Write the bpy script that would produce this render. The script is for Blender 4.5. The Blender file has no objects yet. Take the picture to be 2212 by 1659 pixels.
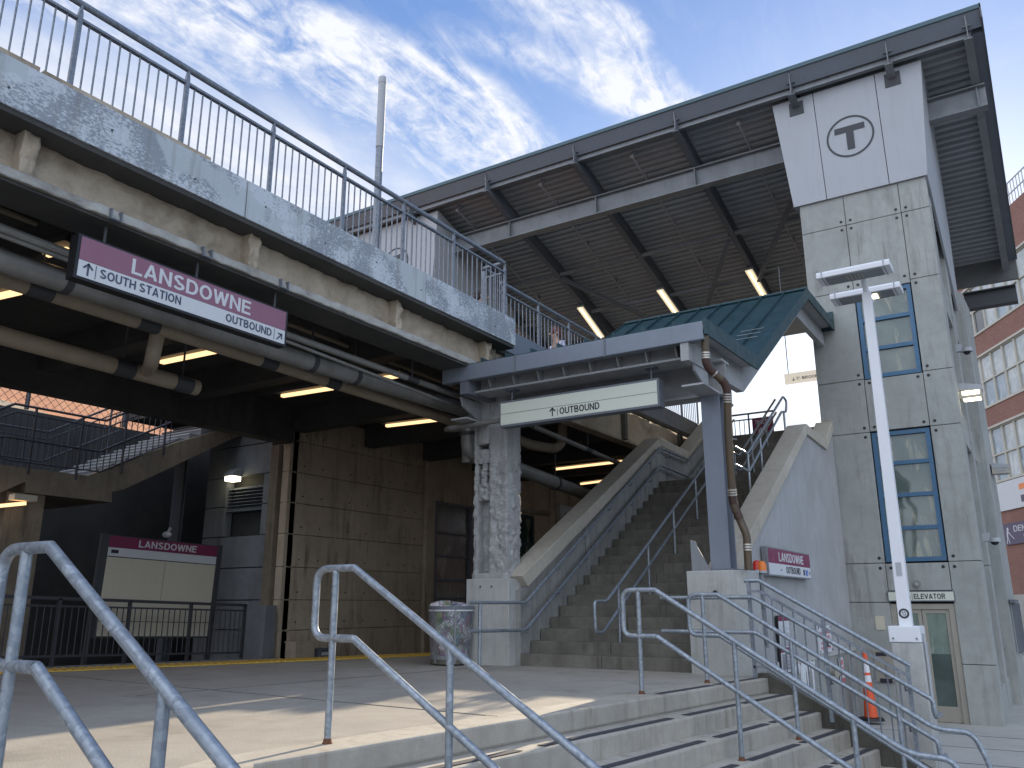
import bpy, math, random
from mathutils import Vector, Matrix, noise
random.seed(7)
S = bpy.context.scene
COL = S.collection
R = math.radians
# ---------------------------------------------------------------- camera
FPX, PITCH, ROLL, YAW = 1792.335, R(14.9033), R(-0.1395), R(32.4887)   # focal length in units of a 2212 px wide picture
EYE = Vector((0, 0, .84))
_cy, _sy, _cp, _sp = math.cos(YAW), math.sin(YAW), math.cos(PITCH), math.sin(PITCH)
FW = Vector((-_sy*_cp, _cy*_cp, _sp)); _r0 = Vector((_cy, _sy, 0)); _u0 = _r0.cross(FW)
RT = math.cos(ROLL)*_r0 + math.sin(ROLL)*_u0; UP = -math.sin(ROLL)*_r0 + math.cos(ROLL)*_u0
cd = bpy.data.cameras.new('camera'); cam = bpy.data.objects.new('camera', cd); COL.objects.link(cam)
cd.sensor_width = 36; cd.lens = FPX/2212*36; cd.clip_start = .05; cd.clip_end = 3000
cam.matrix_world = Matrix(((RT.x, UP.x, -FW.x, EYE.x), (RT.y, UP.y, -FW.y, EYE.y), (RT.z, UP.z, -FW.z, EYE.z), (0, 0, 0, 1)))
S.camera = cam
# ---------------------------------------------------------------- light
SUN_EL, SUN_AZ = R(20.6), R(-5.0)        # azimuth from +Y, negative towards -X
sd = bpy.data.lights.new('sun', 'SUN'); sun = bpy.data.objects.new('sun', sd); COL.objects.link(sun)
sd.energy = 4.6; sd.angle = R(.5); sd.color = (1, .84, .62)
sdir = Vector((math.sin(SUN_AZ)*math.cos(SUN_EL), math.cos(SUN_AZ)*math.cos(SUN_EL), math.sin(SUN_EL)))
sun.rotation_euler = sdir.to_track_quat('Z', 'Y').to_euler()
W = bpy.data.worlds.new('World'); S.world = W; W.use_nodes = True
nt = W.node_tree; N = nt.nodes; LK = nt.links.new; N.clear()
wo = N.new('ShaderNodeOutputWorld'); bg = N.new('ShaderNodeBackground'); LK(bg.outputs[0], wo.inputs[0])
bg.inputs[1].default_value = .13
sky = N.new('ShaderNodeTexSky'); sky.sky_type = 'NISHITA'; sky.sun_disc = False
sky.sun_elevation = SUN_EL; sky.sun_rotation = SUN_AZ; sky.altitude = 20; sky.air_density = 1.0; sky.dust_density = .6; sky.ozone_density = 2.0
# cirrus: noise on a flat cloud layer overhead (direction divided by its height)
def wmath(op, a, b=None, clamp=False):
    n = N.new('ShaderNodeMath'); n.operation = op; n.use_clamp = clamp
    for i, v in enumerate((a, b)):
        if v is None: continue
        if isinstance(v, (int, float)): n.inputs[i].default_value = v
        else: LK(v, n.inputs[i])
    return n.outputs[0]
tc = N.new('ShaderNodeTexCoord'); sx = N.new('ShaderNodeSeparateXYZ'); LK(tc.outputs['Generated'], sx.inputs[0])
zc = wmath('MAXIMUM', wmath('ADD', sx.outputs[2], .10), .05)
cx = N.new('ShaderNodeCombineXYZ'); LK(wmath('DIVIDE', sx.outputs[0], zc), cx.inputs[0]); LK(wmath('DIVIDE', sx.outputs[1], zc), cx.inputs[1])
def wnoise(rot, scl, scale, detail, rough, dist, off=(0, 0, 0)):
    mp = N.new('ShaderNodeMapping'); LK(cx.outputs[0], mp.inputs[0]); mp.inputs['Rotation'].default_value = (0, 0, R(rot)); mp.inputs['Scale'].default_value = scl; mp.inputs['Location'].default_value = off
    n = N.new('ShaderNodeTexNoise'); LK(mp.outputs[0], n.inputs[0]); n.inputs['Scale'].default_value = scale; n.inputs['Detail'].default_value = detail; n.inputs['Roughness'].default_value = rough; n.inputs['Distortion'].default_value = dist
    return n.outputs[0]
def wramp(v, a, b):
    n = N.new('ShaderNodeMapRange'); n.interpolation_type = 'SMOOTHSTEP'; LK(v, n.inputs[0]); n.inputs[1].default_value = a; n.inputs[2].default_value = b; return n.outputs[0]
px_, py_ = wmath('DIVIDE', sx.outputs[0], zc), wmath('DIVIDE', sx.outputs[1], zc)
warp = wmath('MULTIPLY', wmath('SUBTRACT', wnoise(0, (1, 1, 1), 3.2, 5, .6, .3), .5), .16)
xe = wmath('ADD', wmath('ADD', px_, wmath('MULTIPLY', wmath('MAXIMUM', wmath('SUBTRACT', 1.0, py_), 0), .45)), warp)
fil = wnoise(32, (1.0, .36, 1), 14.0, 9, .64, 1.1)
puf = wnoise(20, (1, .75, 1), 34, 5, .62, .4)
tex = wmath('ADD', wmath('MULTIPLY', wramp(fil, .30, .68), .85), wmath('MULTIPLY', wramp(puf, .36, .70), .42))
d1 = wmath('MULTIPLY', wramp(xe, -.645, -.72), wramp(xe, -1.15, -.72))
d3 = wmath('MULTIPLY', wmath('MULTIPLY', wramp(xe, -.395, -.43), wramp(xe, -.58, -.45)), .85)
ln = wmath('ABSOLUTE', wmath('SUBTRACT', wmath('ADD', xe, .61), wmath('MULTIPLY', wmath('SUBTRACT', py_, .92), .45)))
d2 = wmath('MULTIPLY', wmath('MULTIPLY', wramp(ln, .07, .0), wramp(py_, .82, .95)), .6)
vl = wmath('MULTIPLY', wramp(xe, -.80, -1.15), wmath('ADD', .50, wmath('MULTIPLY', wramp(wnoise(10, (1, .5, 1), 4, 7, .62, .5), .35, .65), .5)))
back = wramp(py_, .35, -.15)
gen = wmath('MULTIPLY', back, wmath('ADD', .50, wmath('MULTIPLY', wramp(wnoise(25, (1, .6, 1), 1.6, 6, .6, .3), .38, .62), .5)))  # bright cloud veil added behind the camera to fill the shaded fronts
msk = wmath('MULTIPLY', wmath('ADD', wmath('ADD', d1, d3), d2), tex)
msk = wmath('ADD', wmath('MAXIMUM', wmath('MAXIMUM', msk, vl), gen), wmath('MULTIPLY', wramp(fil, .45, .8), .12), True)
msk = wmath('MULTIPLY', msk, wramp(sx.outputs[2], -.02, .06), True)
def wmix(f, a, b):
    n = N.new('ShaderNodeMix'); n.data_type = 'RGBA'
    for i, v in ((0, f), (6, a), (7, b)):
        if isinstance(v, (int, float)): n.inputs[i].default_value = v
        elif isinstance(v, tuple): n.inputs[i].default_value = v
        else: LK(v, n.inputs[i])
    return n.outputs[2]
blue = wmix(wramp(sx.outputs[2], .05, .75), (2.3, 3.1, 4.2, 1), (.44, 1.04, 2.70, 1))
base = wmix(.74, sky.outputs[0], blue)
white = wmix(back, (3.9, 4.0, 4.3, 1), (6.7, 7.3, 8.3, 1))  # rear clouds made brighter than those ahead, as added fill light
LK(wmix(msk, base, white), bg.inputs[0])
S.view_settings.view_transform = 'Standard'; S.view_settings.look = 'None'; S.view_settings.gamma = 1; S.view_settings.use_curve_mapping = False
S.view_settings.exposure = .92
S.render.engine = 'CYCLES'
S.cycles.max_bounces = 8; S.cycles.diffuse_bounces = 5
S.render.resolution_x, S.render.resolution_y = 1024, 768

# ---------------------------------------------------------------- helpers
def at(px, py, x=None, y=None, z=None):
    """the point of the plane x=, y= or z= that the photograph shows at (px, py), on a 2212 x 1659 grid"""
    d = (px-1106)*RT - (py-829.5)*UP + FPX*FW
    if x is not None: t = (x-EYE.x)/d.x
    elif y is not None: t = (y-EYE.y)/d.y
    else: t = (z-EYE.z)/d.z
    return EYE + d*t
def V(*a): return Vector(a)
class MB:
    def __init__(s): s.v = []; s.f = []; s.sm = []
    def add(s, vs, fs, smooth=False):
        o = len(s.v); s.v += [Vector(p) for p in vs]; s.f += [tuple(i+o for i in f) for f in fs]; s.sm += [smooth]*len(fs); return s
    def box(s, x0, x1, y0, y1, z0, z1):
        return s.add([(x, y, z) for z in (z0, z1) for y in (y0, y1) for x in (x0, x1)], [(0, 2, 3, 1), (4, 5, 7, 6), (0, 1, 5, 4), (2, 6, 7, 3), (0, 4, 6, 2), (1, 3, 7, 5)])
    def prism(s, pts, vec):
        pts = [Vector(p) for p in pts]; vec = Vector(vec); n = len(pts)
        nn = Vector((0, 0, 0))
        for i in range(n): nn += pts[i].cross(pts[(i+1) % n])
        if nn.dot(vec) > 0: pts.reverse()
        return s.add(pts+[p+vec for p in pts], [tuple(range(n)), tuple(range(2*n-1, n-1, -1))]+[(i, i+n, (i+1) % n+n, (i+1) % n) for i in range(n)])
    def beam(s, p, q, w, h, up=(0, 0, 1)):
        p, q = Vector(p), Vector(q); d = (q-p).normalized(); a = d.cross(Vector(up)).normalized()*w/2; b = a.normalized().cross(d)*h/2
        return s.add([p-a-b, p+a-b, p+a+b, p-a+b, q-a-b, q+a-b, q+a+b, q-a+b], [(0, 3, 2, 1), (4, 5, 6, 7), (0, 1, 5, 4), (1, 2, 6, 5), (2, 3, 7, 6), (3, 0, 4, 7)])
    def ibeam(s, p, q, w, h, t=.02, up=(0, 0, 1)):
        p, q = Vector(p), Vector(q); d = (q-p).normalized(); a = d.cross(Vector(up)).normalized(); b = a.cross(d)
        off = b*(h-t)/2
        s.beam(p+off, q+off, w, t, up); s.beam(p-off, q-off, w, t, up); s.beam(p, q, t, h-2*t-.002, up); return s
    def tube(s, path, r, n=12, smooth=True):
        P = [Vector(p) for p in path]; P = [p for i, p in enumerate(P) if i == 0 or (p-P[i-1]).length > 1e-5]
        rs = r if isinstance(r, (list, tuple)) else [r]*len(P)
        T = [((P[min(i+1, len(P)-1)]-P[i]).normalized()+(P[i]-P[max(i-1, 0)]).normalized()).normalized() for i in range(len(P))]
        a = T[0].orthogonal().normalized(); vs = []
        for i, p in enumerate(P):
            a = (a-T[i]*a.dot(T[i])).normalized(); b = T[i].cross(a)
            k = 1.0
            for j in range(n):
                c = math.cos(2*math.pi*j/n); e = math.sin(2*math.pi*j/n); vs.append(p+(a*c+b*e)*rs[i])
        fs = [(i*n+j, i*n+(j+1) % n, (i+1)*n+(j+1) % n, (i+1)*n+j) for i in range(len(P)-1) for j in range(n)]
        s.add(vs, fs, smooth); m = (len(P)-1)*n
        s.add(vs[:n], [tuple(range(n-1, -1, -1))]); s.add(vs[m:], [tuple(range(n))]); return s
    def disc(s, c, nrm, r, t, n=24):
        c, nrm = Vector(c), Vector(nrm).normalized(); return s.tube([c, c+nrm*t], r, n, False)
    def ball(s, c, r, n=12, sq=(1, 1, 1)):
        c = Vector(c); vs = [c+V(0, 0, -r*sq[2])]; m = n//2
        for i in range(1, m):
            a = -math.pi/2+math.pi*i/m
            for j in range(n): vs.append(c+V(r*sq[0]*math.cos(a)*math.cos(2*math.pi*j/n), r*sq[1]*math.cos(a)*math.sin(2*math.pi*j/n), r*sq[2]*math.sin(a)))
        vs.append(c+V(0, 0, r*sq[2])); L = len(vs)-1
        fs = [(0, 1+(j+1) % n, 1+j) for j in range(n)]
        for i in range(m-2):
            for j in range(n): fs.append((1+i*n+j, 1+i*n+(j+1) % n, 1+(i+1)*n+(j+1) % n, 1+(i+1)*n+j))
        o = 1+(m-2)*n; fs += [(L, o+j, o+(j+1) % n) for j in range(n)]
        return s.add(vs, fs, True)
    def build(s, name, mat, parent=None, bevel=0):
        me = bpy.data.meshes.new(name); o = bpy.data.objects.new(name, me); COL.objects.link(o)
        off = Vector((0, 0, 0))
        if parent is not None:
            o.parent = parent; p = parent
            while p is not None: off += p.location; p = p.parent
        me.from_pydata([p-off for p in s.v], [], s.f); me.polygons.foreach_set('use_smooth', s.sm); me.materials.append(mat); me.update()
        if bevel:
            b = o.modifiers.new('bevel', 'BEVEL'); b.width = bevel; b.segments = 2; b.limit_method = 'ANGLE'
        return o
def tag(o, label=None, cat=None, group=None, kind=None):
    if label: o['label'] = label
    if cat: o['category'] = cat
    if group: o['group'] = group
    if kind: o['kind'] = kind
    return o
def thing(name, label, cat, loc=(0, 0, 0), group=None):
    o = bpy.data.objects.new(name, None); COL.objects.link(o); o.location = loc; o.empty_display_size = .1
    return tag(o, label, cat, group)
def box(*a): return MB().box(*a)
def copy(o, parent, loc):
    c = o.copy(); COL.objects.link(c); c.parent = parent; c.location = loc; return c
def fillet(path, rad, n=6):
    P = [Vector(p) for p in path]; out = [P[0]]
    for i in range(1, len(P)-1):
        a, b = (P[i-1]-P[i]), (P[i+1]-P[i]); d = min(rad, a.length*.49, b.length*.49); s0 = P[i]+a.normalized()*d; s1 = P[i]+b.normalized()*d
        for k in range(n+1):
            t = k/n; out.append(s0*(1-t)**2+P[i]*2*t*(1-t)+s1*t*t)
    return out+[P[-1]]
def _arc(cx, cy, rx, ry, a0, a1, n=14): return [(cx+rx*math.cos(R(a0+(a1-a0)*k/n)), cy+ry*math.sin(R(a0+(a1-a0)*k/n))) for k in range(n+1)]
def glyph(ch, t):
    """(width, strokes) of a plain grotesque capital, one unit high, strokes t thick"""
    h = t/2; W_ = .70; l, r, b, m, u = h, W_-h, h, .5, 1-h
    if ch == ' ': return .30, []
    if ch == 'I': return t, [[(h, 0), (h, 1)]]
    if ch == 'L': return .58, [[(l, 0), (l, 1)], [(h, b), (.58, b)]]
    if ch == 'T': return .64, [[(.32, 0), (.32, 1)], [(0, u), (.64, u)]]
    if ch == 'E': return .62, [[(l, 0), (l, 1)], [(h, b), (.62, b)], [(h, u), (.62, u)], [(h, .52), (.58, .52)]]
    if ch == 'F': return .58, [[(l, 0), (l, 1)], [(h, u), (.58, u)], [(h, .5), (.53, .5)]]
    if ch == 'H': return W_, [[(l, 0), (l, 1)], [(r, 0), (r, 1)], [(h, m), (r, m)]]
    if ch == 'N': return .72, [[(l, 0), (l, 1)], [(.72-h, 0), (.72-h, 1)], [(l, 1), (.72-h, 0)]]
    if ch == 'M': return .86, [[(l, 0), (l, 1)], [(.86-h, 0), (.86-h, 1)], [(l, 1), (.43, .12), (.86-h, 1)]]
    if ch == 'A': return .74, [[(h*.9, 0), (.37, 1), (.74-h*.9, 0)], [(.17, .28), (.57, .28)]]
    if ch == 'V': return .72, [[(h*.9, 1), (.36, 0), (.72-h*.9, 1)]]
    if ch == 'W': return 1.0, [[(h*.9, 1), (.27, 0), (.5, .95), (.73, 0), (1-h*.9, 1)]]
    if ch == 'K': return .72, [[(l, 0), (l, 1)], [(.63, 1), (h, .38)], [(.27, .55), (.66, 0)]]
    if ch == 'Y': return .70, [[(.35, 0), (.35, .45)], [(h*.8, 1), (.35, .42), (.70-h*.8, 1)]]
    if ch == 'U': return W_, [[(l, 1)]+_arc(.35, .33, .35-h, .33-h+.0, 180, 360)+[(r, 1)]]
    if ch == 'O': return .78, [_arc(.39, .5, .39-h, .5-h, 0, 360, 28)]
    if ch == 'C': return .74, [_arc(.39, .5, .39-h, .5-h, 42, 318, 24)]
    if ch == 'G': return .78, [_arc(.39, .5, .39-h, .5-h, 42, 320, 24), [(.42, .45), (.78-h, .45), (.78-h, .05)]]
    if ch == 'D': return .72, [[(l, b), (.30, b)]+_arc(.34, .5, .38-h, .5-h, -80, 80)+[(.30, u), (l, u), (l, b)]]
    if ch == 'P': return .66, [[(l, 0), (l, u), (.38, u)]+_arc(.40, .715, .26-h, .285-h, 85, -85, 10)+[(l, .43+h)]]
    if ch == 'R': return .70, [[(l, 0), (l, u), (.38, u)]+_arc(.41, .73, .26-h, .27-h, 85, -85, 10)+[(l, .46+h)], [(.38, .50), (.62, 0)]]
    if ch == 'B': return .69, [[(l, b), (l, u), (.36, u)]+_arc(.39, .75, .25-h, .25-h, 85, -85, 10)+[(l, .5)], [(l, .5), (.38, .5)]+_arc(.41, .27, .28-h, .27-h, 85, -85, 10)+[(l, b)]]
    if ch == 'S': return .68, [_arc(.34, .745, .31-h, .255-h, 25, 265, 14)[:-1]+_arc(.34, .265, .34-h, .265-h, 90, -160, 14)]
    if ch == '1': return .42, [[(.30, 0), (.30, 1)], [(.30, .93), (.02, .74)]]
    if ch == '3': return .64, [_arc(.31, .75, .29-h, .25-h, 155, -80, 12), _arc(.31, .27, .33-h, .27-h, 80, -155, 12)]
    if ch == '5': return .66, [[(.60, u), (.16, u), (.10, .52)], [(.10, .52)]+_arc(.33, .33, .33-h, .33-h, 125, -155, 16)]
    return .5, []
def ch_poly(pl): return len(pl) in (3, 5) and any(abs(p[0]-q[0]) > .02 and abs(p[1]-q[1]) > .3 for p, q in zip(pl, pl[1:]))
def text(s, name, mat, parent, org, xd, yd, w, h, bold=.02, depth=.004):
    """block capitals built as thin solid strokes, fitted to width w and height h from the lower left corner org"""
    t = .17 if bold >= .02 else .13; org, xd, yd = Vector(org), Vector(xd).normalized(), Vector(yd).normalized(); nz = xd.cross(yd).normalized()
    adv = []; x = 0
    for ch in s: gw, st = glyph(ch, t); adv.append((x, st)); x += gw+(.10 if ch not in ' ' else 0)
    x -= .10; kx = w/x; mb = MB(); c = 0
    for x0, st in adv:
        segs = []
        for pl in st:
            if ch_poly(pl): segs += [[p, q] for p, q in zip(pl, pl[1:])]
            else: segs.append(pl)
        for pl in segs:
            Q = [Vector(((x0+a)*kx, b*h)) for a, b in pl]; n = len(Q); closed = n > 2 and (Q[0]-Q[-1]).length < 1e-6
            L_, R_ = [], []
            for i in range(n):
                dp = (Q[i]-Q[i-1]) if i else ((Q[0]-Q[-2]) if closed else Q[1]-Q[0]); dn = (Q[i+1]-Q[i]) if i+1 < n else ((Q[1]-Q[0]) if closed else Q[-1]-Q[-2])
                dp, dn = dp.normalized(), dn.normalized(); d = (dp+dn); d = d.normalized() if d.length > 1e-6 else dn
                pn = Vector((-d.y, d.x)); k = 1/max(.55, pn.dot(Vector((-dn.y, dn.x))))
                o = Vector((pn.x*kx/1.0*t/2*k, pn.y*h*t/2*k)) if True else None
                L_.append(Q[i]+o); R_.append(Q[i]-o)
            c += 1; z1 = depth*.4+.00025*(c % 4)
            P3 = lambda q, z: org+xd*q.x+yd*min(max(q.y, 0), h)+nz*z
            for i in range(n-1):
                a = [L_[i], R_[i], R_[i+1], L_[i+1]]; mb.add([P3(q, 0.0003) for q in a]+[P3(q, z1) for q in a], [(4, 5, 6, 7), (0, 4, 7, 3), (1, 2, 6, 5), (0, 1, 5, 4), (3, 7, 6, 2)])
    return mb.build(name, mat, parent)
# ---------------------------------------------------------------- materials
class NT:
    def __init__(s, name):
        s.m = bpy.data.materials.new(name); s.m.use_nodes = True; s.t = s.m.node_tree; s.n = s.t.nodes; s.b = s.n['Principled BSDF']; s.pos = s.n.new('ShaderNodeNewGeometry').outputs['Position']
    def l(s, a, b): s.t.links.new(a, b)
    def noise(s, scale, detail=4, rough=.55, dist=0, scl=(1, 1, 1), rot=(0, 0, 0)):
        mp = s.n.new('ShaderNodeMapping'); s.l(s.pos, mp.inputs[0]); mp.inputs['Scale'].default_value = scl; mp.inputs['Rotation'].default_value = rot
        n = s.n.new('ShaderNodeTexNoise'); s.l(mp.outputs[0], n.inputs[0]); n.inputs['Scale'].default_value = scale; n.inputs['Detail'].default_value = detail; n.inputs['Roughness'].default_value = rough; n.inputs['Distortion'].default_value = dist
        return n.outputs[0]
    def voro(s, scale, out='Color', scl=(1, 1, 1)):
        mp = s.n.new('ShaderNodeMapping'); s.l(s.pos, mp.inputs[0]); mp.inputs['Scale'].default_value = scl
        n = s.n.new('ShaderNodeTexVoronoi'); s.l(mp.outputs[0], n.inputs[0]); n.inputs['Scale'].default_value = scale; return n.outputs[out]
    def rng(s, v, a, b, c=0, d=1):
        n = s.n.new('ShaderNodeMapRange'); s.l(v, n.inputs[0])
        for i, k in enumerate((a, b, c, d)): n.inputs[i+1].default_value = k
        return n.outputs[0]
    def mul(s, a, b, op='MULTIPLY'):
        n = s.n.new('ShaderNodeMath'); n.operation = op
        for i, v in enumerate((a, b)):
            if isinstance(v, (int, float)): n.inputs[i].default_value = v
            else: s.l(v, n.inputs[i])
        return n.outputs[0]
    def mix(s, f, a, b, bt='MIX'):
        n = s.n.new('ShaderNodeMix'); n.data_type = 'RGBA'; n.blend_type = bt
        for i, v in ((0, f), (6, a), (7, b)):
            if isinstance(v, (int, float)): n.inputs[i].default_value = v
            elif isinstance(v, tuple): n.inputs[i].default_value = v+(1,) if len(v) == 3 else v
            else: s.l(v, n.inputs[i])
        return n.outputs[2]
    def bump(s, v, strength, dist=.02):
        n = s.n.new('ShaderNodeBump'); s.l(v, n.inputs['Height']); n.inputs['Strength'].default_value = strength; n.inputs['Distance'].default_value = dist; s.l(n.outputs[0], s.b.inputs['Normal'])
    def set(s, col=None, rough=None, metal=None, **k):
        for key, v in (('Base Color', col), ('Roughness', rough), ('Metallic', metal)):
            if v is None: continue
            if isinstance(v, tuple): s.b.inputs[key].default_value = v+(1,)
            elif isinstance(v, (int, float)): s.b.inputs[key].default_value = v
            else: s.l(v, s.b.inputs[key])
        return s.m
def concrete(name, c1, c2, stain=None, amt=.5, scale=1.2, bump=.25, rough=.88, streak=True, grain=60, gm=.22):
    k = NT(name)
    c = k.mix(k.rng(k.noise(scale, 6, .6, .4), .32, .68), c1, c2)
    c = k.mix(k.rng(k.noise(scale*7, 5, .6), .45, .75, 0, .35), c, tuple(v*.72 for v in c1))
    if stain:
        st = k.rng(k.noise(1.0, 5, .65, .2, (7, 7, .7) if streak else (1.6, 1.6, 1.6)), .50, .72, 0, amt)
        st = k.mul(st, k.rng(k.noise(.8, 3), .35, .6))
        c = k.mix(st, c, stain)
    g = k.noise(grain, 3, .7)
    c = k.mix(k.rng(g, .35, .65, 0, gm), c, tuple(v*.7 for v in c1))
    k.bump(k.mul(g, k.noise(scale*5, 6, .7), 'ADD'), bump, .012)
    return k.set(c, rough)
def paint(name, col, rough=.5, metal=0, var=.25, scale=3, dirt=(.1, .1, .1), bump=.05, spec=None):
    k = NT(name)
    c = k.mix(k.rng(k.noise(scale, 6, .62, .5), .35, .75, 0, var), col, dirt)
    c = k.mix(k.rng(k.noise(scale*2, 4, .6, 0, (6, 6, .6)), .5, .75, 0, var*.7), c, tuple(v*.6 for v in col))
    if bump: k.bump(k.noise(45, 3), bump, .004)
    m = k.set(c, k.rng(k.noise(scale*3, 3), .3, .7, rough-.08, rough+.12), metal)
    return m
def galv(name, c1, c2, metal=.55, rough=.42):
    k = NT(name)
    v = k.voro(42); c = k.mix(k.rng(v, .2, .9), c1, c2); c = k.mix(k.rng(k.noise(14, 6, .7, .6), .60, .68, 0, .5), c, tuple(min(1, a*1.6) for a in c2))
    c = k.mix(k.rng(k.noise(3, 4, .6), .55, .8, 0, .5), c, tuple(a*.5 for a in c1))
    return k.set(c, k.rng(k.noise(9, 4), .3, .7, rough-.1, rough+.15), metal)
def plain(name, col, rough=.6, metal=0): return NT(name).set(col, rough, metal)
def emit(name, col, st):
    k = NT(name); k.b.inputs['Emission Color'].default_value = col+(1,); k.b.inputs['Emission Strength'].default_value = st; return k.set(col, .5)
def brick(name, c1, c2, mortar, sc, ang=0.0, flat=False):
    k = NT(name); mp = k.n.new('ShaderNodeMapping'); k.l(k.pos, mp.inputs[0])
    # rotate so that the wall's own run becomes x, then lay (x, z) into the brick plane
    mp.inputs['Rotation'].default_value = (0, 0, ang); sp = k.n.new('ShaderNodeSeparateXYZ'); k.l(mp.outputs[0], sp.inputs[0])
    cb = k.n.new('ShaderNodeCombineXYZ'); k.l(sp.outputs[0], cb.inputs[0]); k.l(sp.outputs[2], cb.inputs[1])
    b = k.n.new('ShaderNodeTexBrick'); k.l(cb.outputs[0], b.inputs[0]); b.inputs['Scale'].default_value = sc
    b.inputs['Color1'].default_value = c1+(1,); b.inputs['Color2'].default_value = c2+(1,); b.inputs['Mortar'].default_value = mortar+(1,); b.inputs['Mortar Size'].default_value = .012
    b.inputs['Brick Width'].default_value = .5; b.inputs['Row Height'].default_value = .17
    c = k.mix(k.rng(k.noise(.6, 4), .35, .7, 0, .3), b.outputs[0], tuple(a*.7 for a in c1))
    return k.set(c, .85)
def glass(name, col, rough=.06, streak=None, spec=.8):
    k = NT(name); c = k.mix(k.rng(k.noise(1.4, 4, .6, 1.0), .35, .7, 0, .6), col, tuple(a*.45 for a in col))
    if streak: c = k.mix(k.rng(k.noise(2.2, 3, .6, .8, (2.6, 1, .5)), .56, .64, 0, .8), c, streak)  # pale patches paint reflections into the pane colour
    k.b.inputs['Specular IOR Level'].default_value = spec
    k.bump(k.noise(1.1, 2), .06, .05)
    return k.set(c, rough)
m_tower = concrete('tower_concrete', (.31, .32, .305), (.405, .415, .395), (.17, .17, .155), .8, .8)
m_tan = concrete('fireproofed_girder', (.40, .325, .235), (.55, .47, .37), (.12, .09, .06), .85, 1.3, 1.0, streak=False, grain=28)
m_rough = concrete('spalled_concrete', (.37, .37, .365), (.51, .51, .505), (.20, .19, .18), .7, 5, 1.4, grain=34)
m_ped = concrete('pedestal_concrete', (.38, .38, .36), (.47, .47, .45), (.15, .14, .12), .7, 1.5)
m_brown = concrete('stained_wall_concrete', (.43, .345, .25), (.60, .50, .38), (.10, .075, .05), .9, 1.0)
m_browndark = concrete('dark_brown_concrete', (.16, .13, .095), (.27, .22, .16), (.05, .04, .03), .9, 1.3)  # darker tone of the brown wall concrete
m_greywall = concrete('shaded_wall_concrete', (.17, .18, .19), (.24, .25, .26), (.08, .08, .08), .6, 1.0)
m_floor = concrete('platform_concrete', (.31, .285, .25), (.41, .385, .34), (.17, .155, .13), .7, .7, .45, streak=False, grain=75, gm=.55)
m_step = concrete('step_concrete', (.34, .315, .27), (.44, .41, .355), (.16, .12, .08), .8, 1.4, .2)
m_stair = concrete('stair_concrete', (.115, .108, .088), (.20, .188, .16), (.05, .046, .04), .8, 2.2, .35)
m_cope = concrete('coping_stone', (.42, .38, .31), (.51, .47, .40), (.26, .23, .19), .4, 1.2, .12)
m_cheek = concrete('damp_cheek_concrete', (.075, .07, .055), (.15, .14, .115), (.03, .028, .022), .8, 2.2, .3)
m_walk = concrete('sidewalk_concrete', (.38, .37, .34), (.47, .46, .43), (.28, .27, .25), .3, .6, .2, streak=False)
m_stairwall = concrete('stairwall_concrete', (.24, .24, .23), (.36, .36, .34), (.10, .10, .095), .85, 1.6)
m_corr = paint('ribbed_grey_cladding', (.45, .455, .465), .55, 0, .7, 1.1, (.31, .31, .30))
m_steel = paint('blue_grey_steel', (.15, .165, .19), .55, .1, .3, 2.2, (.09, .10, .11))
m_gutter = paint('gutter_steel', (.20, .225, .27), .45, .2, .25, 2.5, (.13, .15, .18))
m_roofsteel = paint('roof_steel', (.12, .125, .13), .6, .1, .35, 1.5, (.20, .20, .19))
m_canopy = paint('weathered_bounce_lit_steel', (.38, .385, .39), .55, .1, .5, 3.5, (.17, .165, .155))  # base tone lightened to stand in for light bounced from below
m_flange = concrete('girder_flange_concrete', (.33, .315, .28), (.46, .45, .42), (.14, .12, .09), .8, 1.4, .8, streak=False, grain=30)
m_girder = paint('galvanised_girder', (.25, .265, .28), .55, .25, .6, 1.3, (.14, .145, .15))
m_deck = paint('ribbed_roof_deck', (.43, .455, .48), .6, .1, .4, 1.2, (.24, .25, .26))
m_soffit = paint('roof_soffit', (.16, .185, .22), .6, 0, .3, 1.2, (.14, .14, .135))
m_green = paint('green_metal_roof', (.018, .052, .064), .42, .25, .3, 1.6, (.04, .08, .08))
m_teal = paint('teal_edge', (.055, .105, .13), .4, .2, .2, 2)
m_panel = paint('white_cladding', (.385, .40, .425), .5, 0, .25, .8, (.30, .31, .325))
m_rail = galv('galvanised_tube', (.22, .25, .285), (.33, .365, .405), .5, .4)
m_bridge_rail = galv('galvanised_railing', (.18, .20, .23), (.26, .285, .32), .4, .5)
m_dark = plain('dark_steel', (.06, .062, .066), .6, .2)
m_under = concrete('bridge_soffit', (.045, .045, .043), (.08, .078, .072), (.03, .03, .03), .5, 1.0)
m_pipe = paint('grey_pipe', (.29, .285, .27), .45, .25, .5, 2.5, (.09, .075, .06))
m_tanpipe = paint('tan_wrapped_pipe', (.34, .28, .20), .7, 0, .5, 2.5, (.16, .12, .08))
m_black = plain('black_paint', (.012, .012, .014), .5)
m_ink = plain('sign_black', (.02, .02, .03), .5)
m_white = paint('white_paint', (.72, .73, .76), .4, 0, .12, 2, (.55, .55, .55))
m_signwhite = paint('sign_white', (.60, .61, .63), .5, 0, .08, 2, (.5, .5, .5), 0)
m_maroon = paint('sign_maroon', (.20, .022, .075), .45, 0, .12, 2, (.2, .05, .1), 0)
m_maroonfade = paint('sign_maroon_faded', (.26, .115, .165), .5, 0, .15, 2, (.3, .14, .19), 0)
m_cream = paint('sign_cream', (.62, .64, .55), .5, 0, .08, 2, (.5, .5, .44), 0)
m_board = paint('board_cream', (.58, .53, .42), .6, 0, .15, 1.5, (.42, .38, .3), 0)
m_blueframe = paint('blue_window_frame', (.05, .135, .24), .45, .1, .15, 2)
m_glass = glass('elevator_glass', (.13, .17, .155), .04, (.30, .29, .22))
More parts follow.
